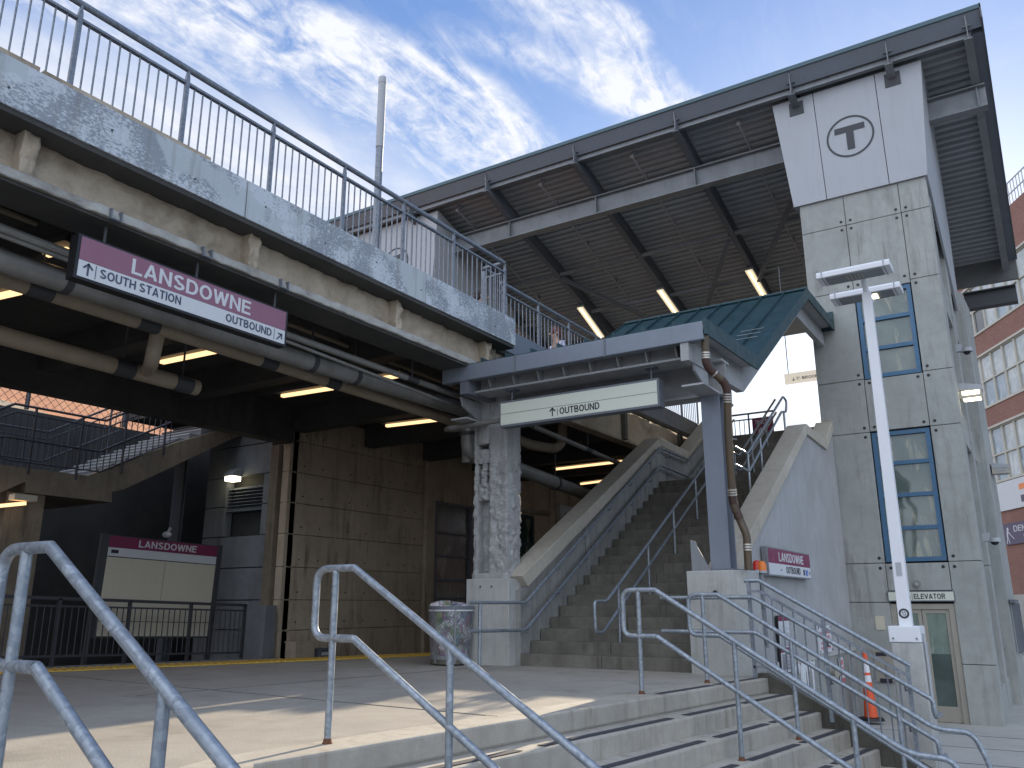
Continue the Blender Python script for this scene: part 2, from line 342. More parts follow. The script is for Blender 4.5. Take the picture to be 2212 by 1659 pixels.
m_glassdark = glass('dark_glass', (.03, .05, .05), .06, None, .6)
m_yellow = paint('yellow_strip', (.55, .36, .06), .7, 0, .3, 4, (.35, .24, .06))
m_grip = plain('black_grip_strip', (.045, .045, .055), .75)
m_lamp = emit('warm_tube', (1, .80, .46), 2.2)
m_lampcool = emit('led_lamp', (1, .90, .60), 4.5)
m_alum = paint('aluminium_frame', (.40, .37, .31), .4, .4, .15, 3)
m_rust = plain('rust', (.12, .05, .025), .9)
m_copper = paint('brown_downspout', (.10, .068, .038), .5, .1, .7, 4, (.06, .05, .04))
m_orange = plain('orange_plastic', (.75, .10, .03), .5)
m_redp = plain('red_plastic', (.5, .03, .02), .3)
m_amber = plain('amber_plastic', (.75, .19, .02), .3)
m_lightred = plain('printed_red', (.55, .08, .11), .6)
m_track = concrete('ballast', (.08, .075, .07), (.14, .13, .12), (.04, .04, .04), .5, 3, 1.0, grain=30)
m_lampdim = emit('lamp_diffuser', (1, .86, .60), .35)
m_lampwarm = emit('warm_ceiling_tube', (1, .64, .32), .9)
m_doorglass = glass('door_glass', (.10, .13, .12), .08, None, .5)
m_signgrey = plain('sign_letter_grey', (.035, .037, .045), .5)
m_clamp = paint('silver_clamp', (.5, .47, .42), .3, .6, .2, 6)
m_inkblue = plain('sign_slate_blue', (.06, .07, .12), .5)
m_inkgrey = plain('faded_ink', (.20, .20, .21), .6)
m_blueprint = plain('access_blue', (.02, .12, .5), .5)
m_purple = plain('banner_purple', (.10, .08, .13), .6)
def litter():
    k = NT('litter_plastic'); v = k.voro(9, 'Color', (1, 1, .8)); h = k.n.new('ShaderNodeHueSaturation'); k.l(v, h.inputs['Color']); h.inputs['Saturation'].default_value = .6; h.inputs['Value'].default_value = .35
    c = k.mix(k.rng(k.noise(6, 5, .7, 1), .47, .60), h.outputs[0], (.60, .60, .62))
    k.bump(k.noise(22, 5, .7, 1), .8, .03); return k.set(c, .3)
m_litter = litter()
m_glassgrey = glass('storefront_glass', (.17, .175, .155), .15, (.3, .3, .26), .5)
m_glassgreen = glass('green_lit_glass', (.05, .09, .075), .1, (.25, .28, .22), .5)
m_fence = plain('dark_fence_paint', (.055, .055, .062), .5, .2)
m_brickorange = brick('orange_brick', (.52, .22, .13), (.62, .30, .18), (.5, .42, .36), 3.0, R(68))
m_brickred = brick('red_brick', (.24, .11, .085), (.29, .14, .105), (.26, .19, .16), 2.6, R(62))
m_winframe = paint('window_frame_cream', (.50, .47, .40), .5, 0, .1, 1)
m_paneblue = glass('pane_sky', (.30, .37, .43), .03, (.45, .50, .54), .9)
m_panewhite = glass('pane_blind', (.50, .54, .54), .06, (.6, .6, .58), .8)
m_panedark = glass('pane_dark', (.10, .12, .13), .03, None, .9)
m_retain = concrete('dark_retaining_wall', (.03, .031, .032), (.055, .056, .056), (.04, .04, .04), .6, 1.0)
m_doorlight = glass('pale_door_glass', (.22, .28, .24), .1, (.32, .36, .31), .5)
m_faint = plain('small_print', (.42, .42, .44), .6)
m_rustpipe = paint('rusty_pipe', (.065, .03, .022), .6, .1, .5, 8, (.03, .02, .02))
m_glowsign = emit('emissive_sign', (.60, .55, .48), .55)  # mild emission keeps the stair-head sign pale, case and face alike
m_asphalt = concrete('asphalt', (.10, .10, .105), (.15, .15, .155), (.06, .06, .06), .4, .3, .4, streak=False)
m_walkjoint = plain('joint_filler', (.13, .12, .105), .9)
def peeling():
    k = NT('peeling_painted_parapet')
    big = k.rng(k.noise(1.6, 5, .6, .3), .38, .62, -.10, .10)
    fine = k.noise(1.0, 7, .75, .4, (30, 22, 44))
    f = k.rng(k.mul(k.mul(fine, big, 'ADD'), 1), .47, .53)
    c = k.mix(f, (.27, .295, .33), (.54, .575, .61))
    c = k.mix(k.rng(k.noise(.9, 3, .5, .2), .57, .59, 0, .9), c, (.46, .50, .52))       # fresh paint patches
    c = k.mix(k.rng(k.noise(1.0, 5, .6, 0, (9, 9, .5)), .54, .74, 0, .55), c, (.19, .18, .16))
    k.bump(f, .3, .004)
    return k.set(c, .6)
m_parapet = peeling()
# ---------------------------------------------------------------- the ground
def zg(y): return -.76-.0315*max(min(y, 18.5), -20)
gm = MB(); ys = [-300, -20, -10, 0, 6, 12, 18.5, 30, 60, 400]
for a, b in zip(ys, ys[1:]):
    gm.add([(-400, a, zg(a)), (400, a, zg(a)), (400, b, zg(b)), (-400, b, zg(b))], [(0, 1, 2, 3)])
tag(gm.build('ground', m_asphalt), kind='structure')
wk = MB(); ws_ = [-14, -6, 0, 6, 12, 18.5, 30, 44]
for a, b in zip(ws_, ws_[1:]): wk.add([(-4.5, a, zg(a)+.004), (5.5, a, zg(a)+.004), (5.5, b, zg(b)+.004), (-4.5, b, zg(b)+.004)], [(0, 1, 2, 3)])
tag(wk.build('sidewalk', m_walk), kind='structure')
jm = MB()
for y in (11.2, 13.0, 14.8, 16.6): jm.beam((-3.4, y, zg(y)+.006), (5.4, y+.1, zg(y+.1)+.006), .02, .004)
for x in (-.1, 2.0): jm.beam((x, 6, zg(6)+.006), (x+.25, 18.4, zg(18.4)+.006), .02, .004)
tag(jm.build('sidewalk_joints', m_cheek), kind='structure')
tag(box(-60, -7, -40, 60, -.9, -.5).build('track_bed', m_track), kind='structure')
# platform
EDGE = [(-3.15, -7), (-3.42, 1.9), (-3.86, 3.4), (-3.337, 7.8), (-3.02, 10.33)]
def strip_x(y): return -9.597+(y-12.347)*2.353/6.058
plat = [(x, y, 0) for x, y in EDGE]+[(-3.02, 10.9, 0), (-3.62, 10.9, 0), (-3.62, 18.5, 0), (strip_x(18.5), 18.5, 0), (strip_x(-7), -7, 0)]
tag(MB().prism(plat, (0, 0, -1.5)).build('platform', m_floor, None, .012), kind='structure')
pj = MB()
def jl(p, q): pj.beam((p[0], p[1], .0025), (q[0], q[1], .0025), .006, .005)
for y in (6.0,): jl((strip_x(y)+.7, y+.2, 0), (-4.2 if y < 4 else -3.8, y-.25, 0))
jl((-7.6, 5.2, 0), (-6.9, 10.3, 0))
tag(pj.build('platform_joints', m_walkjoint), kind='structure')
sm = MB(); a, b = Vector((strip_x(-7), -7, 0)), Vector((strip_x(18.5), 18.5, 0)); nrm = Vector((6.058, -2.353, 0)).normalized()
sm.prism([a+nrm*.04+V(0, 0, .004), a+nrm*.62+V(0, 0, .004), b+nrm*.62+V(0, 0, .004), b+nrm*.04+V(0, 0, .004)], (0, 0, .012))
L = (b-a).length; i = 0
while i*.11 < L:
    p = a+(b-a)*(i*.11/L); sm.beam(p+nrm*.07+V(0, 0, .02), p+nrm*.59+V(0, 0, .02), .05, .012); i += 1
st = sm.build('warning_strip', m_yellow); tag(st, 'yellow ribbed warning strip along the far edge of the platform', 'tactile strip')
# entrance steps
steps = thing('entrance_steps', 'broad pale concrete steps descending from the platform towards the elevator door', 'steps', (-2.5, 7, -1.3))
TR, RI = .29, .17
for k in range(0, 8):
    z = -RI*k; e = [(x+TR*k, y, z) for x, y in EDGE]
    if k: MB().prism([(x-.5 if i else x-.5, y, z) for i, (x, y, z) in enumerate(e)]+list(reversed(e)), (0, 0, -1.6-z)).build('step', m_step, steps, .018)
    else:
        MB().prism([(x-.34, y, z+.003) for x, y, z in e]+[(x+.012, y, z+.003) for x, y, z in reversed(e)], (0, 0, -.165)).build('step', m_step, steps, .018)
    def pt(i, j, t, o): a, b = e[i], e[j]; return Vector((a[0]+(b[0]-a[0])*t-o, a[1]+(b[1]-a[1])*t, z+.0075))
    for (i, t0, t1) in (((3, .06, .50), (3, .54, .97)) if k == 0 else ((2, .03, .46), (2, .52, .96), (3, .04, .48), (3, .53, .97))):
        MB().prism([pt(i, i+1, t0, .04), pt(i, i+1, t1, .04), pt(i, i+1, t1, .115), pt(i, i+1, t0, .115)], (0, 0, -.003)).build('grip_strip', m_grip, steps)
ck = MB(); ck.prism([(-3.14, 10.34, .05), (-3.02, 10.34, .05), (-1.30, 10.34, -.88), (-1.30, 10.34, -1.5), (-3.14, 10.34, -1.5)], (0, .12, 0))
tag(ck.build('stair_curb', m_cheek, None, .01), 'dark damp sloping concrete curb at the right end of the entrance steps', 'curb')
# ---------------------------------------------------------------- overpass on the left
br = thing('overpass_bridge', 'concrete overpass with peeling grey painted parapet and tan girder along the left', 'bridge', (-9, 4, 4.3))
PXX = -6.9; ZT, ZB = 5.38, 4.93; YE = 10.95
js = [at(533, 430, x=PXX).y, at(920, 653, x=PXX).y]
for a, b in ((-9, js[0]-.006), (js[0]+.006, js[1]-.006), (js[1]+.006, YE)):
    box(PXX-.22, PXX, a, b, ZB, ZT).build('parapet', m_parapet, br, .006)
pb = None
for i in range(9):
    y = 2.9+i*.93; z = 5.12+(.05 if i % 2 else -.03)
    if pb is None: pb = MB().disc((PXX-.002, y, z), (1, 0, 0), .012, .006, 8).build('anchor_bolt', m_dark, br); bo = (y, z)
    else: copy(pb, br, (0, y-bo[0], z-bo[1]))
box(PXX-.10, PXX-.015, -9, at(88, 153, x=PXX).y, ZT+.003, ZT+.05).build('ledge_board', m_tan, br)
box(PXX-.10, PXX-.015, at(97, 157, x=PXX).y, at(458, 343, x=PXX).y, ZT+.003, ZT+.045).build('ledge_board', m_tan, br)
gx = -7.22
def rough_slab(p00, p10, p11, p01, nu, nv, amp, sc, nrm, thick, seed=0):
    m = MB(); nrm = Vector(nrm); g = []
    for j in range(nv+1):
        for i in range(nu+1):
            u, v = i/nu, j/nv; p = (Vector(p00)*(1-u)+Vector(p10)*u)*(1-v)+(Vector(p01)*(1-u)+Vector(p11)*u)*v
            q = p*sc+V(seed, seed, 0); d = amp*(noise.noise(q)+.5*noise.noise(q*2.3)+.3*noise.noise(q*5.1)); g.append(p+nrm*d)
    m.add(g, [(j*(nu+1)+i, j*(nu+1)+i+1, (j+1)*(nu+1)+i+1, (j+1)*(nu+1)+i) for j in range(nv) for i in range(nu)], True)
    bk = [Vector(p)-nrm*thick for p in (p00, p10, p11, p01)]; o = len(m.v)
    m.add(bk, [(3, 2, 1, 0)])
    c = [0, nu, nv*(nu+1)+nu, nv*(nu+1)]
    e = [[i for i in range(nu+1)], [j*(nu+1)+nu for j in range(nv+1)], [nv*(nu+1)+i for i in range(nu, -1, -1)], [j*(nu+1) for j in range(nv, -1, -1)]]
    for s, ed in enumerate(e): m.f.append(tuple(reversed(ed))+(o+s, o+(s+1) % 4)); m.sm.append(False)
    return m
rough_slab((gx, -9, 4.47), (gx, YE-.12, 4.47), (gx, YE-.12, 4.93), (gx, -9, 4.93), 420, 14, .034, 6, (1, 0, 0), .25).build('girder_web', m_tan, br)
rough_slab((gx+.2, -9, 4.37), (gx+.2, YE-.9, 4.37), (gx+.17, YE-.9, 4.475), (gx+.17, -9, 4.475), 380, 4, .026, 6, (1, 0, 0), .55, 9).build('girder_flange', m_flange, br)
box(gx-.33, gx+.165, -9, YE-.92, 4.335, 4.358).build('girder_shade_strip', m_under, br)  # near-black strip that paints the shade under the flange
for px, py in ((63, 300), (547, 520), (859, 653), (1052, 745)):
    y = at(px, py, x=-7.1).y; rough_slab((gx+.14, y-.06, 4.47), (gx+.14, y+.08, 4.47), (gx+.14, y+.08, 4.93), (gx+.14, y-.06, 4.93), 5, 14, .05, 8, (1, 0, 0), .16, y).build('girder_stiffener', m_tan, br)
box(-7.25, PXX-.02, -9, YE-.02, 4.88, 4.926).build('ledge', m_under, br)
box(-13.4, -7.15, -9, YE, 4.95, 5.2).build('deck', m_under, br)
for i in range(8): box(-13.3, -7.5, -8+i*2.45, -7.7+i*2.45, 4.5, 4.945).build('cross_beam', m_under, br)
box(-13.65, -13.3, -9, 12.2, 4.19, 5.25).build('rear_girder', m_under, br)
# second span, past the column
b2 = thing('concourse_bridge', 'grey bridge span beyond the concrete column, carrying the upper railing', 'bridge', (-9, 20, 4.3))
box(-7.44, -7.3, 11.0, 30, 5.0, 5.40).build('parapet', m_gutter, b2, .006)
rough_slab((-7.5, 11.0, 4.28), (-7.5, 30, 4.28), (-7.5, 30, 4.99), (-7.5, 11.0, 4.99), 90, 8, .015, 5, (1, 0, 0), .25).build('girder', m_tan, b2)
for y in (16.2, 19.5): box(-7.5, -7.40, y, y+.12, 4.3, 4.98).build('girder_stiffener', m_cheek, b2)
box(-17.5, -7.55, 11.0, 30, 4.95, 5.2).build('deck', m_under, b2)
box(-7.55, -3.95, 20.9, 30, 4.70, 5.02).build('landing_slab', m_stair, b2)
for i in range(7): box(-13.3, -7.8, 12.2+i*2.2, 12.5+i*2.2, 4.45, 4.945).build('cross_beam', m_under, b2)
# railings
def railing(name, label, x, y0, y1, posts, zb, zt, nb, mt, end_post=True):
    r = thing(name, label, 'railing', (x, y0, zb), 'steel railings on the bridge')
    MB().tube([(x, y0, zt), (x, y1, zt)], .034, 12).build('top_rail', mt, r)
    MB().beam((x, y0, zt-.17), (x, y1, zt-.17), .05, .028).build('upper_rail', mt, r)
    p0 = b0 = None
    for i, y in enumerate(posts):
        if p0 is None:
            p0 = MB().prism([(x, y-.022, zb), (x, y+.022, zb), (x, y+.022, zt-.13), (x, y+.006, zt-.03), (x, y-.006, zt-.03), (x, y-.022, zt-.13)], (.035, 0, 0)).build('post', mt, r); p0.location = (0, 0, 0); yp = y
        else: copy(p0, r, (0, y-yp, 0))
        if i+1 < len(posts):
            for j in range(1, nb+1):
                yy = y+(posts[i+1]-y)*j/(nb+1)
                if b0 is None: b0 = MB().tube([(x, yy, zb), (x, yy, zt-.17)], .0095, 6).build('baluster', mt, r); yb = yy
                else: copy(b0, r, (0, yy-yb, 0))
    return r
ps = [at(157, 190, x=PXX).y, at(397, 315, x=PXX).y, at(588, 415, x=PXX).y, at(745.7, 498, x=PXX).y]
sp = (ps[3]-ps[0])/3; posts = [ps[0]-2*sp, ps[0]-sp]+ps+[ps[3]+sp*k for k in (1, 2, 3)]
posts[-1] = 10.72
ZR = at(415, 143, x=PXX).z
railing('bridge_railing', 'long galvanised railing on the peeling bridge parapet, high at the left', PXX-.08, posts[0]-.3, 10.72, posts, ZT, ZR, 10, m_bridge_rail)
rc = thing('railing_return', 'short galvanised corner railing joining the two bridge railings', 'railing', (PXX-.08, 10.72, ZT), 'steel railings on the bridge')
MB().tube(fillet([(PXX-.08, 10.72, ZR), (PXX-.5, 10.74, ZR), (PXX-.5, 11.15, ZR)], .05), .034).build('top_rail', m_bridge_rail, rc)
MB().beam((PXX-.08, 10.74, ZR-.17), (PXX-.5, 10.76, ZR-.17), .05, .03).build('upper_rail', m_bridge_rail, rc)
for k in range(5): MB().tube([(PXX-.14-.08*k, 10.74, ZT-.2), (PXX-.14-.08*k, 10.74, ZR-.17)], .011, 6).build('baluster', m_bridge_rail, rc)
MB().beam((PXX-.5, 10.76, ZT-.3), (PXX-.5, 10.76, ZR-.05), .06, .06, (0, 1, 0)).build('post', m_bridge_rail, rc)
railing('concourse_railing', 'galvanised railing running on above the grey canopy gutter', -7.35, 11.2, 20.6, [11.25+1.17*k for k in range(9)], 5.40, 6.22, 8, m_bridge_rail)
# people on the bridge deck
def person(name, label, loc, rz, shirt, hair, trousers, skin=(.42, .26, .19), lean=.05):
    p = thing(name, label, 'person', loc); p.rotation_euler = (0, 0, rz)
    def grow(nm, pts, edges, radii, mt):
        me = bpy.data.meshes.new(nm); me.from_pydata(pts, edges, []); o = bpy.data.objects.new(nm, me); COL.objects.link(o); o.parent = p
        md = o.modifiers.new('skin', 'SKIN'); md.use_smooth_shade = True
        for v, r in zip(me.skin_vertices[0].data, radii): v.radius = (r, r) if not isinstance(r, tuple) else r
        me.skin_vertices[0].data[0].use_root = True
        sb = o.modifiers.new('sub', 'SUBSURF'); sb.levels = sb.render_levels = 2; me.materials.append(mt); return o
    ms = plain(nm0(name)+'_skin', skin, .55)
    pts = [(0, 0, .93), (0, 0, 1.15), (0, lean*.6, 1.38), (0, lean, 1.50), (0, lean+.02, 1.60), (0, lean+.035, 1.70),
           (-.19, lean*.6, 1.42), (-.25, -.02, 1.14), (-.22, .16, .93), (-.21, .22, .86), (.19, lean*.6, 1.42), (.25, -.02, 1.14), (.22, .16, .93), (.21, .22, .86),
           (-.10, 0, .88), (-.11, .02, .50), (-.11, -.02, .09), (-.11, .14, .03), (.10, 0, .88), (.11, .05, .50), (.11, .02, .09), (.11, .18, .03)]
    ed = [(0, 1), (1, 2), (2, 3), (3, 4), (4, 5), (2, 6), (6, 7), (7, 8), (8, 9), (2, 10), (10, 11), (11, 12), (12, 13), (0, 14), (14, 15), (15, 16), (16, 17), (0, 18), (18, 19), (19, 20), (20, 21)]
    rad = [(.15, .10), (.15, .10), (.16, .11), .055, .085, .085, .06, .045, .035, .03, .06, .045, .035, .03, .085, .06, .045, .04, .085, .06, .045, .04]
    grow('body', pts, ed, rad, ms)
    grow('shirt', [(0, 0, .95), (0, 0, 1.15), (0, lean*.6, 1.38), (-.19, lean*.6, 1.42), (-.24, -.01, 1.18), (.19, lean*.6, 1.42), (.24, -.01, 1.18)], [(0, 1), (1, 2), (2, 3), (3, 4), (2, 5), (5, 6)], [(.175, .125), (.17, .12), (.175, .125), .075, .065, .075, .065], plain(nm0(name)+'_shirt', shirt, .8))
    grow('trousers', [(0, 0, .94), (-.10, 0, .86), (-.11, .02, .5), (-.11, -.02, .1), (.10, 0, .86), (.11, .05, .5), (.11, .02, .1)], [(0, 1), (1, 2), (2, 3), (0, 4), (4, 5), (5, 6)], [(.165, .115), .095, .075, .06, .095, .075, .06], plain(nm0(name)+'_trousers', trousers, .8))
    m = MB(); m.ball((0, lean+.01, 1.70), .108, 14, (.95, 1.05, 1.05)); m.ball((0, lean-.02, 1.64), .10, 12, (.95, .9, 1.0)); m.build('hair', plain(nm0(name)+'_hair', hair, .6), None).parent = p
    f = MB(); f.ball((0, lean+.15, 1.63), .018, 8, (.8, 1.2, 1.3))
    for sx in (-1, 1): f.ball((sx*.035, lean+.12, 1.665), .013, 8); f.ball((sx*.098, lean+.04, 1.645), .028, 8, (.4, .8, 1.2))
    f.build('face', ms, None).parent = p
    return p
def nm0(n): return n
pp = at(1030, 634, x=-7.9); person('person', 'person with short dark hair and white shirt behind the corner of the bridge railing', (-7.9, pp.y, pp.z-1.72), R(-60), (.62, .64, .70), (.02, .015, .012), (.03, .035, .05))
pp = at(1206, 716, x=-7.9); person('person.001', 'person with reddish hair in pale lilac shirt behind the upper railing', (-7.9, pp.y, pp.z-1.72), R(150), (.50, .50, .66), (.10, .02, .015), (.05, .05, .07))
an = thing('antenna_pole', 'tall slim grey antenna pole rising behind the bridge railing', 'pole', (-13.8, 15.0, 5.2))
A = at(811, 530, y=15); B = at(826.6, 167, y=15); m1 = at(816, 320, y=15)
ax = (A.x+B.x)/2
MB().tube([(ax, 15, 4.8), (ax, 15, m1.z)], 0.098, 20).build('lower_tube', m_bridge_rail, an)
MB().tube([(ax, 15, m1.z), (ax, 15, B.z-.2)], 0.108, 20).build('upper_tube', m_panel, an)
MB().tube([(ax, 15, B.z-.2), (ax, 15, B.z-.03), (ax, 15, B.z)], [.114, .114, .09], 20).build('end_cap', m_panel, an)
MB().tube([(ax, 15, 8.15), (ax, 15, 8.5)], .12, 20).build('collar', m_panel, an)

fwl = thing('added_end_wall', 'added dark wall shutting the sun out from under the concourse bridge', 'wall', (-10, 29.6, -.6))  # unseen wall added to keep sun from entering under the deck
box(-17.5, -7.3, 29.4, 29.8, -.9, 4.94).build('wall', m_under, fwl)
# ---------------------------------------------------------------- great canopy roof
YF, ZF, SL = 18.0, 13.20, -.28           # front edge, its top, slope towards the back
RX0, RX1, YB = -20.4, .361, 26.6
def zs(y, off=0): return ZF+off+SL*(y-YF)
rf = thing('station_roof', 'huge sloping steel roof with ribbed underside and teal front edge', 'roof', (-8, 22, 9))
def slab(x0, x1, y0, y1, o0, o1): return MB().prism([(x0, y0, zs(y0, o0)), (x0, y1, zs(y1, o0)), (x0, y1, zs(y1, o1)), (x0, y0, zs(y0, o1))], (x1-x0, 0, 0))
slab(RX0, RX1, YF+.02, YB, -.10, -.02).build('roof_sheet', m_roofsteel, rf)
MB().prism([(RX0, YF, ZF-.10), (RX0, YF, ZF), (RX0, YF+.14, ZF+.01), (RX0, YF+.03, ZF-.10)], (RX1-RX0, 0, 0)).build('edge_trim', m_teal, rf)
xs = [RX0]+[-18.2, -15.3, -12.4, -9.49, -6.56, -3.66, -1.53]+[RX1-.02]
for a, b in zip(xs, xs[1:]):
    MB().prism([(a+.006, YF+.03, ZF-.102), (a+.006, YF+.24, ZF-.41), (a+.006, YF+.24, ZF-.38), (a+.006, YF+.03, ZF-.07)], (b-a-.012, 0, 0)).build('soffit_panel', m_soffit, rf)
MB().ibeam((RX0, YF+.32, 12.73), (RX1-.25, YF+.32, 12.73), .12, .19, .016).build('edge_purlin', m_girder, rf)
# ribbed decking
pf = []; y = YF+.34; k = 0
while y < YB:
    for dy, dz in ((0, 0), (.085, 0), (.105, .095), (.185, .095)): pf.append((y+dy, zs(y+dy, -.22+dz)))
    y += .205
dk = MB(); n = len(pf)
dk.add([(RX0, a, b) for a, b in pf]+[(RX1-.3, a, b) for a, b in pf], [(i, i+1, n+i+1, n+i) for i in range(n-1)])
dk.build('ribbed_deck', m_deck, rf)
RFX = [-18.2, -15.3, -12.4, -9.49, -6.56, -3.66, -1.53, .055]
for x in RFX:
    r_ = MB().ibeam((x, 18.1, zs(18.1, -.50)), (x, YB-.1, zs(YB-.1, -.50)), .17, .42, .02); r_.build('rafter', m_girder if x > -3 else m_steel, rf)
    MB().prism([(x-.012, 18.085, zs(18.1, -.33)), (x-.012, 18.04, zs(18.04, -.30)), (x-.012, 18.04, zs(18.04, -.36)), (x-.012, 18.085, zs(18.1, -.46))], (.024, 0, 0)).build('rafter_bracket', m_girder, rf)
    t = MB(); t.tube([(x, 18.06, ZF-.66), (x, 18.05, ZF-.16)], .012, 6); t.build('tip_rod', m_girder, rf)
ZG1 = 11.785
MB().ibeam((-15.4, 19.46, ZG1), (-4.0, 19.46, ZG1), .26, .56, .028).build('main_girder', m_girder, rf)
MB().ibeam((-1.1, 19.46, ZG1+.03), (.22, 19.46, ZG1+.03), .26, .56, .028).build('main_girder', m_girder, rf)
for x in (-12.4, -9.49, -6.56, .05): box(x-.012, x+.012, 19.33, 19.59, ZG1-.245, ZG1+.245).build('girder_stiffener', m_girder, rf)
MB().ibeam((-15.4, 26.1, 9.62), (-4.2, 26.1, 9.62), .26, .56, .028).build('rear_girder', m_roofsteel, rf)
box(RX0, RX1-.03, YB+.01, YB+.12, 9.88, 10.76).build('rear_edge', m_roofsteel, rf)
slab(RX1-.30, RX1-.02, YF+.4, YB, -.32, -.18).build('verge_soffit', m_soffit, rf)
slab(RX1-.02, RX1+.01, YF, YB, -.34, .01).build('verge_trim', m_roofsteel, rf)
for yy, o in ((22.3, -.80), (24.5, -.80)):
    for a, b in zip(RFX[1:], RFX[2:]):
        if a < -4: MB().beam((a+.10, yy, zs(yy, o+.12)), (b-.10, yy, zs(yy, o+.12)), .10, .10).build('purlin', m_girder, rf)
def brace(a, b): MB().beam(a, b, .11, .11).build('brace', m_steel, rf)
brace((-6.5, 24.5, zs(24.5, -.8)), (-3.9, 20.3, zs(20.3, -.8))); brace((-9.4, 26.8, zs(26.8, -.85)), (-6.7, 22.4, zs(22.4, -.8)))
brace((-12.3, 22.3, zs(22.3, -.8)), (-9.6, 26.7, zs(26.7, -.85))); brace((-15.2, 22.3, zs(22.3, -.8)), (-12.5, 26.7, zs(26.7, -.85)))
for x in (-13.9, -10.93, -8.05, -5.13):
    c = thing('conduit', 'x', 'conduit', (x, 21, zs(21, -.45)), 'thin conduits under the great roof')
    MB().tube([(x, 18.78, zs(18.78, -.44)), (x, 26.4, zs(26.4, -.44))], .026, 8).build('pipe', m_panel, c)
    MB().tube([(x, 18.70, zs(18.78, -.44)), (x, 18.92, zs(18.08, -.36))], [.055, .07], 10).build('fitting', m_panel, c)
    for yy in (19.6, 21.6, 23.6): box(x-.04, x+.04, yy, yy+.05, zs(yy, -.42), zs(yy, -.28)).build('clamp', m_girder, c)
    c['label'] = {-13.9: 'thin white capped conduit under the great roof, nearest the left cladding', -10.93: 'thin white capped conduit under the great roof, second from the left', -8.05: 'thin white capped conduit under the great roof, third from the left', -5.13: 'thin white capped conduit under the great roof, nearest the letter panel'}[x]
# lamps under the rafters
for k, (pa, pb, lb) in enumerate((((1252, 660), (1300, 727), 'lowest and leftmost'), ((1424, 622), (1462, 676), 'middle'), ((1616, 579), (1652, 640), 'nearest the tower'))):
    xk = (-11.2, -8.45, -5.7)[k]
    # hung 0.75 m below the roof sheet
    def hit(p):
        d = (p[0]-1106)*RT-(p[1]-829.5)*UP+FPX*FW
        # EYE + d t on plane z = zs(y,-.75)
        t = (ZF-.78+SL*(0-YF)-EYE.z)/(d.z-SL*d.y); return EYE+d*t
    a, b = hit(pa), hit(pb); dr = (b-a).normalized(); sd_ = V(1, 0, 0)
    l = thing('roof_lamp', 'long glowing strip lamp under the great roof, %s of three' % lb, 'lamp', tuple((a+b)/2), 'strip lamps under the great roof')
    MB().beam(a, b, .30, .06).build('housing', m_girder, l)
    MB().beam(a+dr*.04-V(0, 0, .05), b-dr*.04-V(0, 0, .05), .22, .03).build('diffuser', m_lampdim, l)
    MB().tube([a+dr*.06-V(0, 0, .075), b-dr*.06-V(0, 0, .075)], .022, 8).build('tube', m_lamp, l)
# ---------------------------------------------------------------- elevator tower
TY = 18.54
tw = thing('elevator_tower', 'tall grey concrete elevator tower with blue framed windows and flared white top', 'tower', (-2.5, 20.5, -1.35))
X0, X1, X2, X3 = -3.83, -2.86, -1.715, -1.15
G = .006
rows = [-1.5, .87, 1.64, 4.34, 5.50, 7.54, 9.10, 9.86]
def panel(x0, x1, z0, z1, y0=TY, d=.3, mt=None): return box(x0+G, x1-G, y0, y0+d, z0+G, z1-G).build('wall_panel', mt or m_tower, tw, .008)
for a, b in zip(rows, rows[1:]): panel(X0, X1, a, b)
for a, b in zip([-1.5, -.27, 1.64]+rows[3:], [-.27, 1.64]+rows[3:]): panel(X2, X3, a, b)
panel(X1, X2, 1.09, 1.63); panel(X1, X2, 4.35, 5.48); panel(X1, X2, 7.47, 9.10); panel(X1, X2, 9.10, 9.86)
box(X0+.02, X0+.30, TY+.31, 24, -1.5, 12.2).build('side_wall', m_tower, tw)
box(X0+.31, X3-.04, TY+.20, TY+.32, 7.5, 11.6).build('core_wall', m_dark, tw)
box(X0+.32, X3-.32, TY+.36, 24, -1.5, 9.7).build('added_shaft_fill', m_under, tw)  # solid fill added inside the tower so no sun leaks through the gaps
# tie holes
th = None
def hole(x, z):
    global th
    if th is None: th = MB().disc((x, TY-.004, z), (0, 1, 0), .032, .02, 12).build('tie_hole', m_black, tw); hole.o = (x, z)
    else: copy(th, tw, (x-hole.o[0], 0, z-hole.o[1]))
for z in (9.10, 7.54, 5.50, 4.34, 1.64):
    for x in ((X1, X2) if z > 8 else (X1, X2)):
        for dx in (-.10, .10):
            for dz in (-.10, .10):
                inwin = (dx > 0 and x == X1 or dx < 0 and x == X2)
                if inwin and ((z == 7.54 and dz < 0) or (z == 5.5 and dz > 0) or (z == 4.34 and dz < 0) or (z == 1.64 and dz > 0)): continue
                hole(x+dx, z+dz)
def win(z0, z1, n, x0=X1+.02, x1=X2-.02):
    w = thing('window', None, None, (x0, TY, z0)); w.parent = tw; w.location = Vector((x0, TY, z0))-tw.location
    f = MB(); t = .085
    f.box(x0, x0+t, TY+.03, TY+.14, z0, z1); f.box(x1-t, x1, TY+.03, TY+.14, z0, z1)
    f.box(x0+t, x1-t, TY+.03, TY+.14, z0, z0+t); f.box(x0+t, x1-t, TY+.03, TY+.14, z1-t, z1)
    for i in range(1, n):
        z = z0+(z1-z0)*i/n; f.box(x0+t, x1-t, TY+.04, TY+.14, z-.04, z+.04)
    f.build('window_frame', m_blueframe, w); 
    for i in range(n): box(x0+t, x1-t, TY+.10, TY+.12, z0+(z1-z0)*i/n+.045, z0+(z1-z0)*(i+1)/n-.045).build('pane', m_glass, w)
